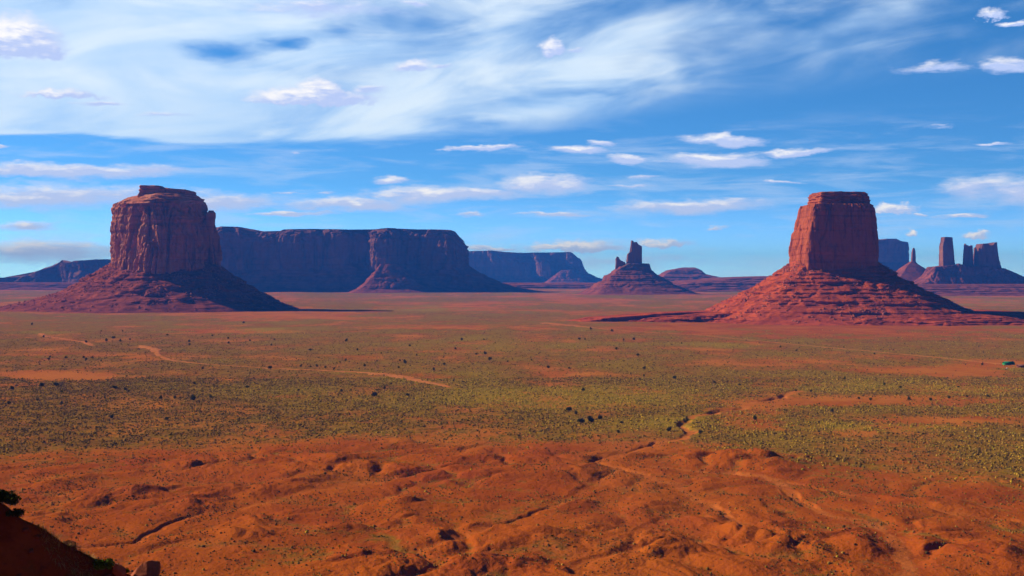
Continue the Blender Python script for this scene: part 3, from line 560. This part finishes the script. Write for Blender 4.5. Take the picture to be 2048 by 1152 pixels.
# ------------------------------------------------------------------ tracks
def strip(name, label, pts, w, mat, lift=.18, seed=0):
    q = np.array([gpt(*p) for p in pts]); L = np.r_[0, np.cumsum(np.hypot(*np.diff(q, axis=0).T))]
    s = np.arange(0, L[-1], 4.0); x, y = np.interp(s, L, q[:, 0]), np.interp(s, L, q[:, 1])
    k = 9; ker = np.ones(k) / k
    x = np.convolve(np.r_[[x[0]] * (k // 2), x, [x[-1]] * (k // 2)], ker, 'valid'); y = np.convolve(np.r_[[y[0]] * (k // 2), y, [y[-1]] * (k // 2)], ker, 'valid')
    tx, ty = np.gradient(x), np.gradient(y); ln = np.hypot(tx, ty); nx, ny = -ty / ln, tx / ln
    ww = np.interp(s / L[-1], np.linspace(0, 1, len(w)), w)
    rows = []
    for kx in np.linspace(-1, 1, 9):
        off = kx * ww * (1 + .95 * fbm(s / 16, s * 0 + kx * 2 + seed, oct=4, gain=.65, seed=seed) * abs(kx) * 1.3)
        X, Y = x + nx * off, y + ny * off; rows.append(np.stack([X, Y, gz(X, Y) + lift - .3 * (abs(kx) > .95)], -1))
    Vv = np.stack(rows, 0)
    o = mesh(name, Vv.reshape(-1, 3), grid_faces(9, len(s)), mat, smooth=True); return tag(o, label, 'track', kind='structure')
def sand_mat():
    m, q, b, pos = new_mat('pale_wash_sand')
    a = q.noise(q.v('MULTIPLY', pos, (1 / 25, 1 / 40, 1 / 25)), 1, 5, .6); c = q.noise(q.v('MULTIPLY', pos, (1 / 4, 1 / 5, 1 / 4)), 1, 4, .6)
    col = q.mix(q.step(a, .4, .65), (0.48, 0.165, 0.045), (0.42, 0.125, 0.030))
    col = q.mix(q.m('MULTIPLY', q.step(c, .50, .66), .7), col, (0.17, 0.12, 0.03))
    q.link(b.inputs['Base Color'], col); bump(q, b, c, .4, .5); return m
M_sand = sand_mat()
strip('dry_wash', 'pale sandy wash winding through the scrub at left centre', [(280, 691), (308, 699), (318, 712), (350, 722), (420, 729), (500, 734), (545, 737), (620, 740), (730, 745), (800, 752), (830, 760), (880, 770), (910, 777)], [3, 10, 6, 3, 3.4, 3, 2, 2.2, 3.2, 5, 11, 5, 1.5], M_sand, seed=1)
strip('dirt_road', 'pale dirt road running below the square butte to the right edge', [(1085, 646), (1105, 648), (1150, 652), (1210, 658), (1300, 664), (1400, 670), (1500, 680), (1600, 690), (1700, 699), (1800, 708), (1900, 717), (2000, 728), (2060, 735), (2200, 752)], [20, 12, 4, 2.5, 3, 2.2, 2.6, 1.8, 2.4, 2.6, 4, 2.6, 2], M_sand, seed=2)
strip('dirt_track', 'thin pale track in the scrub at far left', [(82, 666), (88, 672), (130, 678), (170, 684), (184, 692)], [5, 5, 4, 5, 4], M_sand, seed=3)

# ------------------------------------------------------------------ spur of the viewpoint's own hillside (lower left)
def YC(px): return 56 + .008 * px
CREST = [at(px, py, YC(px)) for px, py in [(-900, 480), (-420, 740), (-160, 910), (-40, 985), (12, 1012), (40, 1034), (90, 1062), (130, 1088), (180, 1112), (230, 1136), (290, 1164), (360, 1200), (460, 1275), (620, 1420)]]
cX, cY, cZ = (np.array(t) for t in zip(*CREST))
def hill_h(X, Y):
    yc, zc = np.interp(X, cX, cY), np.interp(X, cX, cZ)
    d = yc - Y; nz = fbm(X / 7, Y / 7, oct=4, seed=81); nf = fbm(X / 1.3, Y / 1.3, oct=4, gain=.6, seed=83)
    h = np.where(d > 0, zc - 1.9 * d - .25 * np.minimum(d, 1.0), zc + .95 * d) + nz * .55 * sst(0, 6, np.abs(d)) + .16 * nf * (.5 + sst(0, 3, d))
    return np.maximum(h, -4.0)
hx = np.concatenate([np.linspace(-140, -32, 90), np.linspace(-31.8, -10, 300), np.linspace(-9.7, 8, 60)])
dd = np.concatenate([-np.geomspace(110, .12, 70), np.linspace(-.08, 14, 200), np.geomspace(14.3, 70, 40)])
HX, DD = np.meshgrid(hx, dd); HY = np.interp(HX, cX, cY) - DD
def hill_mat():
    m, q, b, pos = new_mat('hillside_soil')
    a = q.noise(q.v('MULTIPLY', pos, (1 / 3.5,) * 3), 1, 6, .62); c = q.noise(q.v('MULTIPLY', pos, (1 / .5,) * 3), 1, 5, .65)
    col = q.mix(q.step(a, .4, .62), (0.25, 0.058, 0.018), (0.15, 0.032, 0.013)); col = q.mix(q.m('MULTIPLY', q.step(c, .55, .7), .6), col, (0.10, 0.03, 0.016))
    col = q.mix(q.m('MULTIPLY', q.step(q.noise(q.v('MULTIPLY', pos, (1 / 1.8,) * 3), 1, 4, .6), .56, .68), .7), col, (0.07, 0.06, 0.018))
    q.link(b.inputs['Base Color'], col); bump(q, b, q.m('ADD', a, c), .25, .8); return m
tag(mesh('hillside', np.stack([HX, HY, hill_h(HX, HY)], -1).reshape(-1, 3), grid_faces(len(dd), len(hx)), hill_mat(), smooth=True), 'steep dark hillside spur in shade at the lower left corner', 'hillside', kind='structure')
def hz_at(X, Y): return float(hill_h(np.array([X]), np.array([Y]))[0])

# ------------------------------------------------------------------ plants
def plant_mat(name, a, bcol, rough=.9):
    m, q, b, pos = new_mat(name)
    c = attr(q, 'tone'); q.link(b.inputs['Base Color'], q.mix(c, a, bcol)); b.inputs['Roughness'].default_value = rough
    return m
def leaf_cloud(rng, n, blobs, size, stretch=1.0):
    """n small leaf triangles spread through the volume of a few lumps; blobs: (x, y, z, rx, ry, rz)"""
    bl = np.array(blobs, float); k = rng.choice(len(bl), n, p=(bl[:, 3] * bl[:, 4] * bl[:, 5]) / (bl[:, 3] * bl[:, 4] * bl[:, 5]).sum())
    d = rng.normal(size=(n, 3)); d /= np.linalg.norm(d, axis=1)[:, None]; r = rng.random(n)[:, None] ** .45
    c = bl[k, :3] + d * r * bl[k, 3:]
    t = rng.normal(size=(n, 3)); t /= np.linalg.norm(t, axis=1)[:, None]; t[:, 2] *= stretch
    u = np.cross(t, rng.normal(size=(n, 3))); u /= np.linalg.norm(u, axis=1)[:, None]
    s = size * (.6 + .8 * rng.random(n))[:, None]
    v = np.stack([c - u * s * .5, c + u * s * .5, c + t * s], 1).reshape(-1, 3)
    return v, np.arange(3 * n).reshape(-1, 3), np.repeat(rng.random(n), 3)
def tube(pts, rad, ns=5):
    p = np.array(pts, float); a = np.linspace(0, 2 * np.pi, ns, endpoint=False)
    v = np.concatenate([p[i] + np.stack([np.cos(a) * rad[i], np.sin(a) * rad[i], 0 * a], 1) for i in range(len(p))])
    return v, grid_faces(len(p), ns, True)
M_jun = plant_mat('juniper_foliage', (0.050, 0.055, 0.018), (0.120, 0.118, 0.032))
M_bark = plant_mat('juniper_bark', (0.10, 0.06, 0.04), (0.14, 0.09, 0.06))
def juniper_mesh(seed):
    rng = np.random.default_rng(seed); bl = []
    for i in range(rng.integers(4, 8)):
        a = rng.random() * 6.28; r = rng.random() * .9
        bl.append((math.cos(a) * r, math.sin(a) * r, .8 + rng.random() * 1.2, .55 + .5 * rng.random(), .55 + .5 * rng.random(), .55 + .5 * rng.random()))
    return leaf_cloud(rng, 900, bl, .30)
JPROT = []
for i in range(6):
    v, f, t = juniper_mesh(100 + i); rng = np.random.default_rng(i)
    e = mesh('juniper_bush', v, f, M_jun, attrs=dict(tone=t)); tvs, tfs, off = [], [], 0
    for k in range(4):
        a = rng.random() * 6.28; q = np.array([math.cos(a), math.sin(a)])
        tv, tf = tube([(0, 0, -.3), (*(q * .3), .6), (*(q * .8), 1.5)], [.12, .09, .03]); tvs.append(tv); tfs.append(tf + off); off += len(tv)
    s_ = mesh('stem', np.concatenate(tvs), np.concatenate(tfs), M_bark, e, attrs=dict(tone=np.zeros(off))); JPROT.append((e, s_))
L_ = [(975,87),(850,140),(670,137),(758,163),(758,176),(913,150),(915,168),(1000,160),(1097,155),(1085,177),(480,160),(427,160),(455,150),(520,155),(175,145),(128,95),(405,120),(490,120),(345,165),(1240,198),(1430,196),(1383,160),(1847,155),(1935,155),(1640,180),(1525,210),(1665,218),(1823,193),(1905,215),(1942,212),(1773,225),(1778,255),(1960,235),(2030,242),(1508,242),(1600,240),(1622,248),(1595,267),(1735,275),(1203,262),(1243,265),(1270,262),(1302,267),(1337,272),(1080,270),(1360,245),(1380,240),(1460,260),(200,225),(195,235),(335,227),(345,235),(370,228),(405,240),(295,235),(265,228),(810,272),(1815,320),(50,353),(165,342),(225,343),(245,365),(460,352),(515,362),(420,388),(375,382),(150,398),(245,412),(35,412),(778,332),(812,362),(775,397),(845,385),(918,362),(990,347),(1197,358),(1365,362),(1403,358),(1498,382),(1540,350),(1630,380),(700,388),(448,468),(665,475),(500,355),(640,390)]
R_ = [(270,155),(293,155),(445,157),(488,155),(417,193),(503,219),(678,170),(77,238),(145,268),(228,270),(390,257),(528,270),(527,300),(512,315),(650,312),(810,328),(910,337),(282,357),(1452,213),(1600,235),(1880,256),(1785,345),(1490,337),(1553,347),(1328,312),(1415,357),(1135,360),(1195,362),(1388,393),(1435,397),(1590,395),(1675,397),(1747,390),(1820,385),(1905,383),(228,440),(257,452),(275,487),(320,482),(352,472),(438,489),(425,527),(628,520),(970,474),(1280,442),(755,530),(400,120),(316,113),(1073,185),(1137,200)]
BIG = {(1080,270):1.3,(1498,382):1.3,(775,397):1.35,(460,352):1.3,(225,343):1.4,(165,342):1.4,(228,440):1.2,(275,487):1.25,(320,482):1.3,(352,472):1.1,(1622,248):1.25,(1960,235):1.25,(448,468):1.0,(650,312):1.2,(528,270):1.0,(503,219):1.1}
pts = [(x / 2, 600 + y / 2, BIG.get((x, y))) for x, y in L_] + [(1024 + x / 2, 600 + y / 2, BIG.get((x, y))) for x, y in R_]
BANDS = [(0, 660, 'right under the buttes'), (660, 690, 'above the pale wash'), (690, 722, 'level with the wash bend'), (722, 745, 'level with the wash'), (745, 775, 'level with the wash end'),
         (775, 802, 'just below the wash'), (802, 900, 'just above the badlands')]
SECT = [(0, 150, 'at left edge'), (150, 330, 'under rounded butte'), (330, 560, "under rounded butte's right flank"), (560, 780, "under long mesa's left half"), (780, 1024, "under long mesa's right half"), (1024, 1240, 'left of castle rock'),
        (1240, 1480, 'under castle rock'), (1480, 1760, 'under square butte'), (1760, 2048, 'under far right towers')]
ORD = ['', 'second', 'third', 'fourth', 'fifth', 'sixth', 'seventh', 'eighth', 'ninth', 'tenth', 'eleventh', 'twelfth']
cells = {}
for p in pts:
    bi = next(i for i, b_ in enumerate(BANDS) if b_[0] <= p[1] < b_[1]); si = next(i for i, c_ in enumerate(SECT) if c_[0] <= p[0] < c_[1])
    cells.setdefault((bi, si), []).append(p)
rj = random.Random(5); nj = 0
for (bi, si), ps in sorted(cells.items()):
    ps.sort()
    for k, (px, py, big) in enumerate(ps):
        o, st_ = JPROT[nj % 6]
        if nj >= 6:
            o = o.copy(); S.collection.objects.link(o); c_ = st_.copy(); S.collection.objects.link(c_); c_.parent = o
        x, y = gpt(px, py + 2.5); nj += 1
        far = min(1.0, max(.62, 1350 / y)) if y > 1350 else 1.0
        sc = 1.15 * (big or rj.uniform(.55, 1.0)) * (1.05 + .25 * (1 - far)) * min(1.3, max(1, y / 1500))
        o.location = (x, y, float(gz(x, y)) - .15); o.rotation_euler = (0, 0, rj.uniform(0, 6.28)); o.scale = (sc * rj.uniform(.9, 1.25), sc * rj.uniform(.9, 1.25), sc * rj.uniform(.8, 1.1))
        pos_ = '' if len(ps) == 1 else (', leftmost of %d' % len(ps) if k == 0 else (', rightmost of %d' % len(ps) if k == len(ps) - 1 else ', %s from left' % ORD[k]))
        tag(o, 'dark bush %s, %s%s' % (BANDS[bi][2], SECT[si][2], pos_), 'bush', 'dark juniper bushes on the valley floor')

# scrub: tens of thousands of low sage and grass tufts ------------------------
M_scrub = new_mat('scrub_foliage'); m, q, b, pos = M_scrub; q.link(b.inputs['Base Color'], attr(q, 'tint', True)); M_scrub = m
def tufts(name, label, N, ylo, yhi, hmin, hmax, seed, keep, tints):
    rng = np.random.default_rng(seed)
    t = rng.uniform(-.50, .50, N * 3); y = 1 / rng.uniform(1 / yhi, 1 / ylo, N * 3) if yhi > 2000 else np.sqrt(rng.uniform(ylo ** 2, yhi ** 2, N * 3)); x = t * y
    ok = rng.random(len(x)) < keep(x, y); x, y = x[ok][:N], y[ok][:N]; n_ = len(x)
    z = gz(x, y); h = rng.uniform(hmin, hmax, n_) * rng.uniform(.6, 1.3, n_); w = h * rng.uniform(.7, 1.25, n_)
    a = np.linspace(0, 2 * np.pi, 5, endpoint=False)[None, :] + rng.uniform(0, 6.28, n_)[:, None]
    r1 = rng.uniform(.65, 1.2, (n_, 5)); r2 = rng.uniform(.45, .95, (n_, 5))
    ring0 = np.stack([x[:, None] + np.cos(a) * r1 * w[:, None] * .75, y[:, None] + np.sin(a) * r1 * w[:, None] * .75, np.repeat(z[:, None] - .15, 5, 1)], -1)
    ring1 = np.stack([x[:, None] + np.cos(a + .5) * r2 * w[:, None], y[:, None] + np.sin(a + .5) * r2 * w[:, None], z[:, None] + h[:, None] * rng.uniform(.45, .8, (n_, 5))], -1)
    top = np.stack([x + rng.normal(0, .15, n_) * w, y + rng.normal(0, .15, n_) * w, z + h], -1)[:, None]
    Vv = np.concatenate([ring0, ring1, top], 1); b0 = (np.arange(n_) * 11)[:, None]
    i5 = np.arange(5); j5 = (i5 + 1) % 5
    qd = np.stack([i5, j5, 5 + j5, 5 + i5], -1); tr = np.stack([5 + i5, 5 + j5, np.full(5, 10)], -1)
    Fq = (b0[:, :, None] + qd[None]).reshape(-1, 4); Ft = (b0[:, :, None] + tr[None]).reshape(-1, 3)
    tn = np.array(tints); lu = keep_lush(x, y)
    k = rng.random(n_); idx = np.where(rng.random(n_) < lu, 3 + (k * 3).astype(int), (k * 3).astype(int))
    col = tn[idx] * rng.uniform(.85, 1.4, (n_, 1))
    o = mesh(name, Vv.reshape(-1, 3), [Fq, Ft], M_scrub, attrs=dict(tint=np.repeat(col, 11, 0)))
    tag(o, label, 'scrub', kind='stuff'); return o
TRACKS = [[(280, 691), (308, 699), (318, 712), (350, 722), (420, 729), (500, 734), (545, 737), (620, 740), (730, 745), (800, 752), (830, 760), (880, 770), (910, 777)], [(1085, 646), (1150, 652), (1210, 658), (1300, 664), (1400, 670), (1500, 680), (1600, 690), (1700, 699), (1800, 708), (1900, 717), (2000, 728), (2060, 735)], [(82, 666), (88, 672), (130, 678), (170, 684), (184, 692)], WASH[0][0]]
def track_d(x, y): return np.min([seg_dist(x, y, t) for t in TRACKS], 0) + 5 * perlin(x / 12, y / 12, seed=95)
def scrub_fade(x, y):
    px, py = proj(x, y); return 1 - .93 * sst(-28, 46, py - np.interp(px, *BOUND) + 26 * fbm(x / 45, y / 60, oct=4, seed=99))
def keep_lush(x, y): return np.clip(gz(x, y, lush) * .75, 0, .9)
def keep_scrub(x, y): return scrub_fade(x, y) * sst(2.5, 9, track_d(x, y)) * np.clip(.8 * gz(x, y, veg) ** 1.5 * (.25 + .95 * sst(-.3, .35, fbm(x / 14, y / 18, oct=2, seed=91))), 0, 1)
TINT = [(0.165, 0.092, 0.018), (0.075, 0.048, 0.014), (0.255, 0.145, 0.024), (0.34, 0.225, 0.018), (0.225, 0.175, 0.016), (0.40, 0.24, 0.028)]
TINT_D = [(0.095, 0.050, 0.014), (0.055, 0.036, 0.012), (0.18, 0.100, 0.024), (0.20, 0.130, 0.018), (0.10, 0.085, 0.014), (0.26, 0.15, 0.026)]
tufts('scrub', 'low olive and brown scrub covering the middle of the plain', 125000, 420, 1200, .30, .78, 7, keep_scrub, TINT)
tufts('far_scrub', 'low olive scrub covering the far plain under the buttes', 30000, 1150, 2200, .45, .85, 8, keep_scrub, TINT)

def keep_sparse(x, y): return bad_mask(*proj(x, y)) * np.clip(.10 + .6 * sst(.0, .5, fbm(x / 22, y / 30, oct=3, seed=97)) + .5 * gz(x, y, GV) * sst(-.1, .4, fbm(x / 40, y / 60, oct=2, seed=98)), 0, 1)
tufts('sparse_scrub', 'tiny dry tufts dotted over the bare red badlands', 42000, 400, 820, .14, .46, 9, keep_sparse, TINT_D)

# clumps on the near hillside ---------------------------------------------------
M_straw = plant_mat('straw_grass', (0.22, 0.15, 0.05), (0.42, 0.31, 0.13)); M_green = plant_mat('green_bush', (0.040, 0.075, 0.012), (0.13, 0.20, 0.03)); M_dark = plant_mat('dark_bush', (0.022, 0.030, 0.012), (0.06, 0.07, 0.02))
def clump(name, label, cat, px, py, Y, w, h, n_, mat, blade, seed, group=None, st=1.0):
    rng = np.random.default_rng(seed); x, y, z = at(px, py, YC(px) + Y); z = hz_at(x, y)
    bl = [(rng.normal(0, w * .28), rng.normal(0, w * .28), h * (.25 + .35 * rng.random()), w * .35, w * .35, h * .35) for _ in range(5)]
    v, f, t = leaf_cloud(rng, n_, bl, blade, st); tw = t
    o = mesh(name, v, f, mat, attrs=dict(tone=tw)); o.location = (x, y, z - .05); return tag(o, label, cat, group)
def grass(label, px, py, Y, w, h, seed, mat=None):
    rng = np.random.default_rng(seed); x, y, z = at(px, py, YC(px) + Y); z = hz_at(x, y); n_ = 420
    a = rng.uniform(0, 6.28, n_); r = w * .5 * np.sqrt(rng.random(n_)); b_ = np.stack([np.cos(a) * r, np.sin(a) * r, 0 * a], -1)
    for i in range(n_): b_[i, 2] = hz_at(x + b_[i, 0], y + b_[i, 1]) - z - .04
    lean = b_ * .5 + rng.normal(0, .10, (n_, 3)); tip = b_ + lean + np.stack([0 * a, 0 * a, h * rng.uniform(.5, 1.05, n_)], -1)
    s_ = np.stack([-np.sin(a), np.cos(a), 0 * a], -1) * .012; v = np.stack([b_ - s_, b_ + s_, tip], 1).reshape(-1, 3)
    o = mesh('grass_clump', v, np.arange(3 * n_).reshape(-1, 3), mat or M_straw, attrs=dict(tone=np.repeat(rng.random(n_), 3))); o.location = (x, y, z)
    return tag(o, label, 'grass', 'grass clumps along the hillside crest')
clump('bush', 'dark bush cut by the left frame edge on the hillside crest', 'bush', 2, 1016, .1, 1.0, .75, 1500, M_dark, .10, 201)
clump('bush', 'small dark bush just below the frame edge bush on the crest', 'bush', 34, 1036, 0, .6, .35, 600, M_dark, .07, 206)
clump('bush', 'bright green leafy bush on the crest beside the boulders', 'bush', 205, 1127, -.1, .66, .58, 1500, M_green, .075, 202)
clump('bush', 'small olive bush between the two pinkish boulders', 'bush', 250, 1142, 0, .3, .28, 500, M_green, .05, 203)
for k, (lab, px, py, Y, w, h) in enumerate([('straw grass clump highest on the crest, above the brown rock', 92, 1064, .1, .8, .28), ('broad straw grass clump touching the left side of the brown rock', 112, 1076, .1, 1.0, .36), ('straw grass clump right at the foot of the brown rock', 141, 1092, 0, .7, .3),
        ('wide straw grass clump midway between brown rock and green bush', 160, 1102, 0, .9, .34), ('thin straw grass clump just left of the green bush', 177, 1111, 0, .6, .22)]):
    grass(lab, px, py, Y, w, h, 300 + k)
clump('bush', 'faint olive tuft low on the shaded hillside face', 'bush', 92, 1112, -1.6, .5, .3, 400, M_dark, .07, 207)

# boulders ----------------------------------------------------------------------
def boulder_verts(seed, sx, sy, sz, n_=40, cuts=9):
    rng = np.random.default_rng(seed); u = np.linspace(0, 2 * np.pi, n_, endpoint=False); v = np.linspace(-np.pi / 2, np.pi / 2, n_ // 2)
    uu, vv = np.meshgrid(u, v); P3 = np.stack([np.cos(vv) * np.cos(uu), np.cos(vv) * np.sin(uu), np.sin(vv)], -1)
    for _ in range(cuts):                                              # flat broken faces
        d = rng.normal(size=3); d /= np.linalg.norm(d); c = .55 + .3 * rng.random(); e = np.maximum(P3 @ d - c, 0); P3 = P3 - e[..., None] * d * .92
    P3 = P3 * (1 + .05 * fbm(P3[..., 0] * 3 + seed, P3[..., 1] * 3, P3[..., 2] * 3, oct=3, seed=seed)[..., None])
    return (P3 * (sx, sy, sz)).reshape(-1, 3), grid_faces(n_ // 2, n_, True)
M_pink = rock_mat('pink_sandstone_boulder', (0.36, 0.115, 0.062), (0.20, 0.06, 0.035), (0.46, 0.18, 0.11), .06)
M_brown = rock_mat('brown_sandstone_boulder', (0.22, 0.065, 0.035), (0.11, 0.035, 0.02), (0.3, 0.10, 0.06), .06)
def boulder(label, px, py, Y, s3, mat, seed, rz=0, drop=.3):
    x, y, z = at(px, py, YC(px) + Y); v, f = boulder_verts(seed, *s3)
    o = mesh('boulder', v, f, mat); o.location = (x, y, hz_at(x, y) + s3[2] * (1 - drop) - .05); o.rotation_euler = (R(8), R(-12), rz); return tag(o, label, 'boulder', 'boulders on the hillside crest')
boulder('large pinkish boulder with a sunlit left face, at the bottom edge below the crest', 290, 1160, 0, (.85, .8, .62), M_pink, 11, .4)
boulder('pale pink rock leaning on the front of the large boulder', 280, 1164, -.6, (.34, .25, .36), M_pink, 12, 1.0)
boulder('smaller reddish boulder just left of the large pinkish one', 238, 1141, -.1, (.30, .3, .40), M_pink, 13, .2)
boulder('rounded dark brown rock among straw grass on the crest', 138, 1085, .3, (.42, .35, .32), M_brown, 14, .3)

def hill_grit(N=1500):
    rng = np.random.default_rng(77); X = rng.uniform(-26, -13, N * 2); D = rng.uniform(-1.5, 13, N * 2); Y = np.interp(X, cX, cY) - D
    ok = rng.random(N * 2) < sst(-.2, .4, fbm(X / 3, Y / 3, oct=3, seed=78)); X, Y = X[ok], Y[ok]; c = np.stack([X, Y, hill_h(X, Y)], -1); n_ = len(X)
    s_ = .03 + .20 * rng.random(n_) ** 5; cube = np.array([(x, y, z) for z in (-1, 1) for y in (-1, 1) for x in (-1, 1)], float) * .6
    v = c[:, None, :] + (cube[None] + rng.normal(size=(n_, 8, 3)) * .22) * s_[:, None, None] * rng.uniform(.6, 1.3, (n_, 1, 3))
    q6 = np.array([(0, 2, 3, 1), (4, 5, 7, 6), (0, 1, 5, 4), (2, 6, 7, 3), (0, 4, 6, 2), (1, 3, 7, 5)]); f = (np.arange(n_) * 8)[:, None, None] + q6[None]
    tag(mesh('hillside_stones', v.reshape(-1, 3), f.reshape(-1, 4), M_brown), 'loose stones and grit on the dark hillside spur', 'stones', kind='stuff')
hill_grit()

# fallen blocks on the talus slopes ------------------------------------------------
from mathutils.bvhtree import BVHTree
def block_field(name, label, butte, mat, N, smin, smax, seed):
    ob = next(c for c in butte.children if c.name.split('.')[0] == 'talus_slope'); me = ob.data; nv = len(me.vertices)
    co = np.empty(nv * 3, np.float32); me.vertices.foreach_get('co', co); co = co.reshape(-1, 3) + np.array(butte.location)
    rng = np.random.default_rng(seed); cand = co[(co[:, 1] < butte.location.y + 40) & (co[:, 2] > 3)]
    w = .15 + sst(-.05, .4, fbm(cand[:, 0] / 45, cand[:, 1] / 60, cand[:, 2] / 45, oct=3, seed=seed)); c = cand[rng.choice(len(cand), N, p=w / w.sum())]
    s_ = smin + (smax - smin) * rng.random(N) ** 4; d = rng.normal(size=(N, 8, 3)) * .22
    cube = np.array([(x, y, z) for z in (-1, 1) for y in (-1, 1) for x in (-1, 1)], float) * .6
    v = c[:, None, :] + (cube[None] + d) * s_[:, None, None] * rng.uniform(.6, 1.2, (N, 1, 3))
    q6 = np.array([(0, 2, 3, 1), (4, 5, 7, 6), (0, 1, 5, 4), (2, 6, 7, 3), (0, 4, 6, 2), (1, 3, 7, 5)]); f = (np.arange(N) * 8)[:, None, None] + q6[None]
    return tag(mesh(name, v.reshape(-1, 3), f.reshape(-1, 4), mat), label, 'fallen rocks', kind='stuff')
M_block = talus_mat('pale_fallen_blocks', (0.40, 0.125, 0.065), (0.26, 0.07, 0.038), (0.50, 0.22, 0.14), .8)
block_field('fallen_blocks', 'fallen blocks strewn over the talus of the rounded butte', b1, M_block, 4200, .8, 4.2, 401)
block_field('fallen_blocks', 'fallen blocks strewn over the red talus of the square butte', b2, M_block, 5200, .5, 3.2, 402)

# homestead at the right edge --------------------------------------------------------
def simple(name, col, rough=.7):
    m, q, b, pos = new_mat(name); a = q.noise(q.v('MULTIPLY', pos, (1 / .7,) * 3), 1, 4, .6)
    q.link(b.inputs['Base Color'], q.mix(q.step(a, .35, .7), col, tuple(c * .7 for c in col))); b.inputs['Roughness'].default_value = rough; return m
def boxes(lst):
    q6 = np.array([(0, 2, 3, 1), (4, 5, 7, 6), (0, 1, 5, 4), (2, 6, 7, 3), (0, 4, 6, 2), (1, 3, 7, 5)]); V_, F_ = [], []
    for (ax, ay, az, bx, by, bz) in lst:
        F_.append(q6 + 8 * len(V_)); V_.append(np.array([(x, y, z) for z in (az, bz) for y in (ay, by) for x in (ax, bx)], float))
    return np.concatenate(V_), np.concatenate(F_)
def house(label, px, py, L, Wd, H, Rf, rz, wall, roof, cat='hut', name='hut'):
    x, y = gpt(px, py); e = empty(name, (x, y, float(gz(x, y)) - .1)); e.rotation_euler = (0, 0, rz); tag(e, label, cat)
    v = np.array([(sx * L / 2, sy * Wd / 2, z) for z in (-.5, H) for sx, sy in ((-1, -1), (1, -1), (1, 1), (-1, 1))] + [(-L / 2, 0, H + Rf), (L / 2, 0, H + Rf)])
    def put(nm, vv, ff, mt):
        o = mesh(nm, vv, ff, mt, None); o.parent = e; return o
    put('wall', v, [np.array([(0, 1, 5, 4), (1, 2, 6, 5), (2, 3, 7, 6), (3, 0, 4, 7)]), np.array([(4, 7, 8), (6, 5, 9)])], wall)
    ov = .35; t = .14; sl_ = Rf / (Wd / 2)
    rp = [(-Wd / 2 - ov, H - ov * sl_), (0, H + Rf), (Wd / 2 + ov, H - ov * sl_)]
    rv = np.array([(sx * (L / 2 + ov), yy, zz + dz_) for dz_ in (.02, t) for sx in (-1, 1) for yy, zz in rp])
    put('roof', rv, np.array([(0, 1, 4, 3), (1, 2, 5, 4), (6, 9, 10, 7), (7, 10, 11, 8), (0, 3, 9, 6), (2, 8, 11, 5), (0, 6, 7, 1), (1, 7, 8, 2), (3, 4, 10, 9), (4, 5, 11, 10)]), roof)
    dk = simple('dark_opening', (.05, .05, .05)); dv, df = boxes([(-.5, -Wd / 2 - .06, 0, .5, -Wd / 2 + .02, 2.0)]); put('door', dv, df, dk)
    for wx in (-L * .3, L * .3):
        wv, wf = boxes([(wx - .5, -Wd / 2 - .05, .9, wx + .5, -Wd / 2 + .02, 1.8)]); put('window', wv, wf, dk)
    return e
house('long low bright green hut on bare red soil at the right edge', 2017, 730, 10.5, 6, 2.0, 1.5, R(14), simple('green_paint', (.03, .26, .10)), simple('green_roof', (.02, .20, .12)))
house('low reddish brown hut cut by the right frame edge, beside the green hut', 2045, 735, 10, 5, 1.6, 1.2, R(10), simple('brown_wall', (.20, .07, .05)), simple('brown_roof', (.26, .12, .10)))
# pale water barrel
x, y = gpt(2014, 737.5); v, f = tube([(0, 0, -.1), (0, 0, .05), (.0, 0, .7), (0, 0, 1.25), (0, 0, 1.3), (0, 0, 1.3)], [.75, .8, .84, .8, .72, .01], 16)
o = mesh('water_barrel', v, f, simple('pale_metal', (.55, .48, .42)), smooth=False); o.location = (x, y, float(gz(x, y))); tag(o, 'small pale water barrel on the red soil just below the green hut', 'barrel')
clump_x, clump_y = gpt(1965, 729)
v, f = boulder_verts(21, 1.0, .9, 1.9); o = mesh('boulder', v, f, M_brown); o.location = (clump_x, clump_y, float(gz(clump_x, clump_y)) + .8); tag(o, 'dark upright rock standing on red soil left of the green hut', 'boulder')

# ------------------------------------------------------------------ haze
hz = new_mat('air'); m = hz[0]; m.node_tree.nodes.clear()
pv = m.node_tree.nodes.new('ShaderNodeVolumePrincipled'); mo = m.node_tree.nodes.new('ShaderNodeOutputMaterial')
m.node_tree.links.new(pv.outputs[0], mo.inputs['Volume'])
pv.inputs['Color'].default_value = (0.035, 0.22, 1.0, 1); pv.inputs['Density'].default_value = 6.2e-5; pv.inputs['Anisotropy'].default_value = 0.0
pv.inputs['Absorption Color'].default_value = (.3, .3, .3, 1)
x0, x1, y0, y1, z0, z1 = -30000, 30000, -4600, 23500, -30, 420
v8 = [(x, y, z) for z in (z0, z1) for y in (y0, y1) for x in (x0, x1)]
hb = mesh('haze', v8, np.array([(0, 2, 3, 1), (4, 5, 7, 6), (0, 1, 5, 4), (2, 6, 7, 3), (0, 4, 6, 2), (1, 3, 7, 5)]), m)
tag(hb, 'blue haze lying over the whole valley', 'haze', kind='stuff')
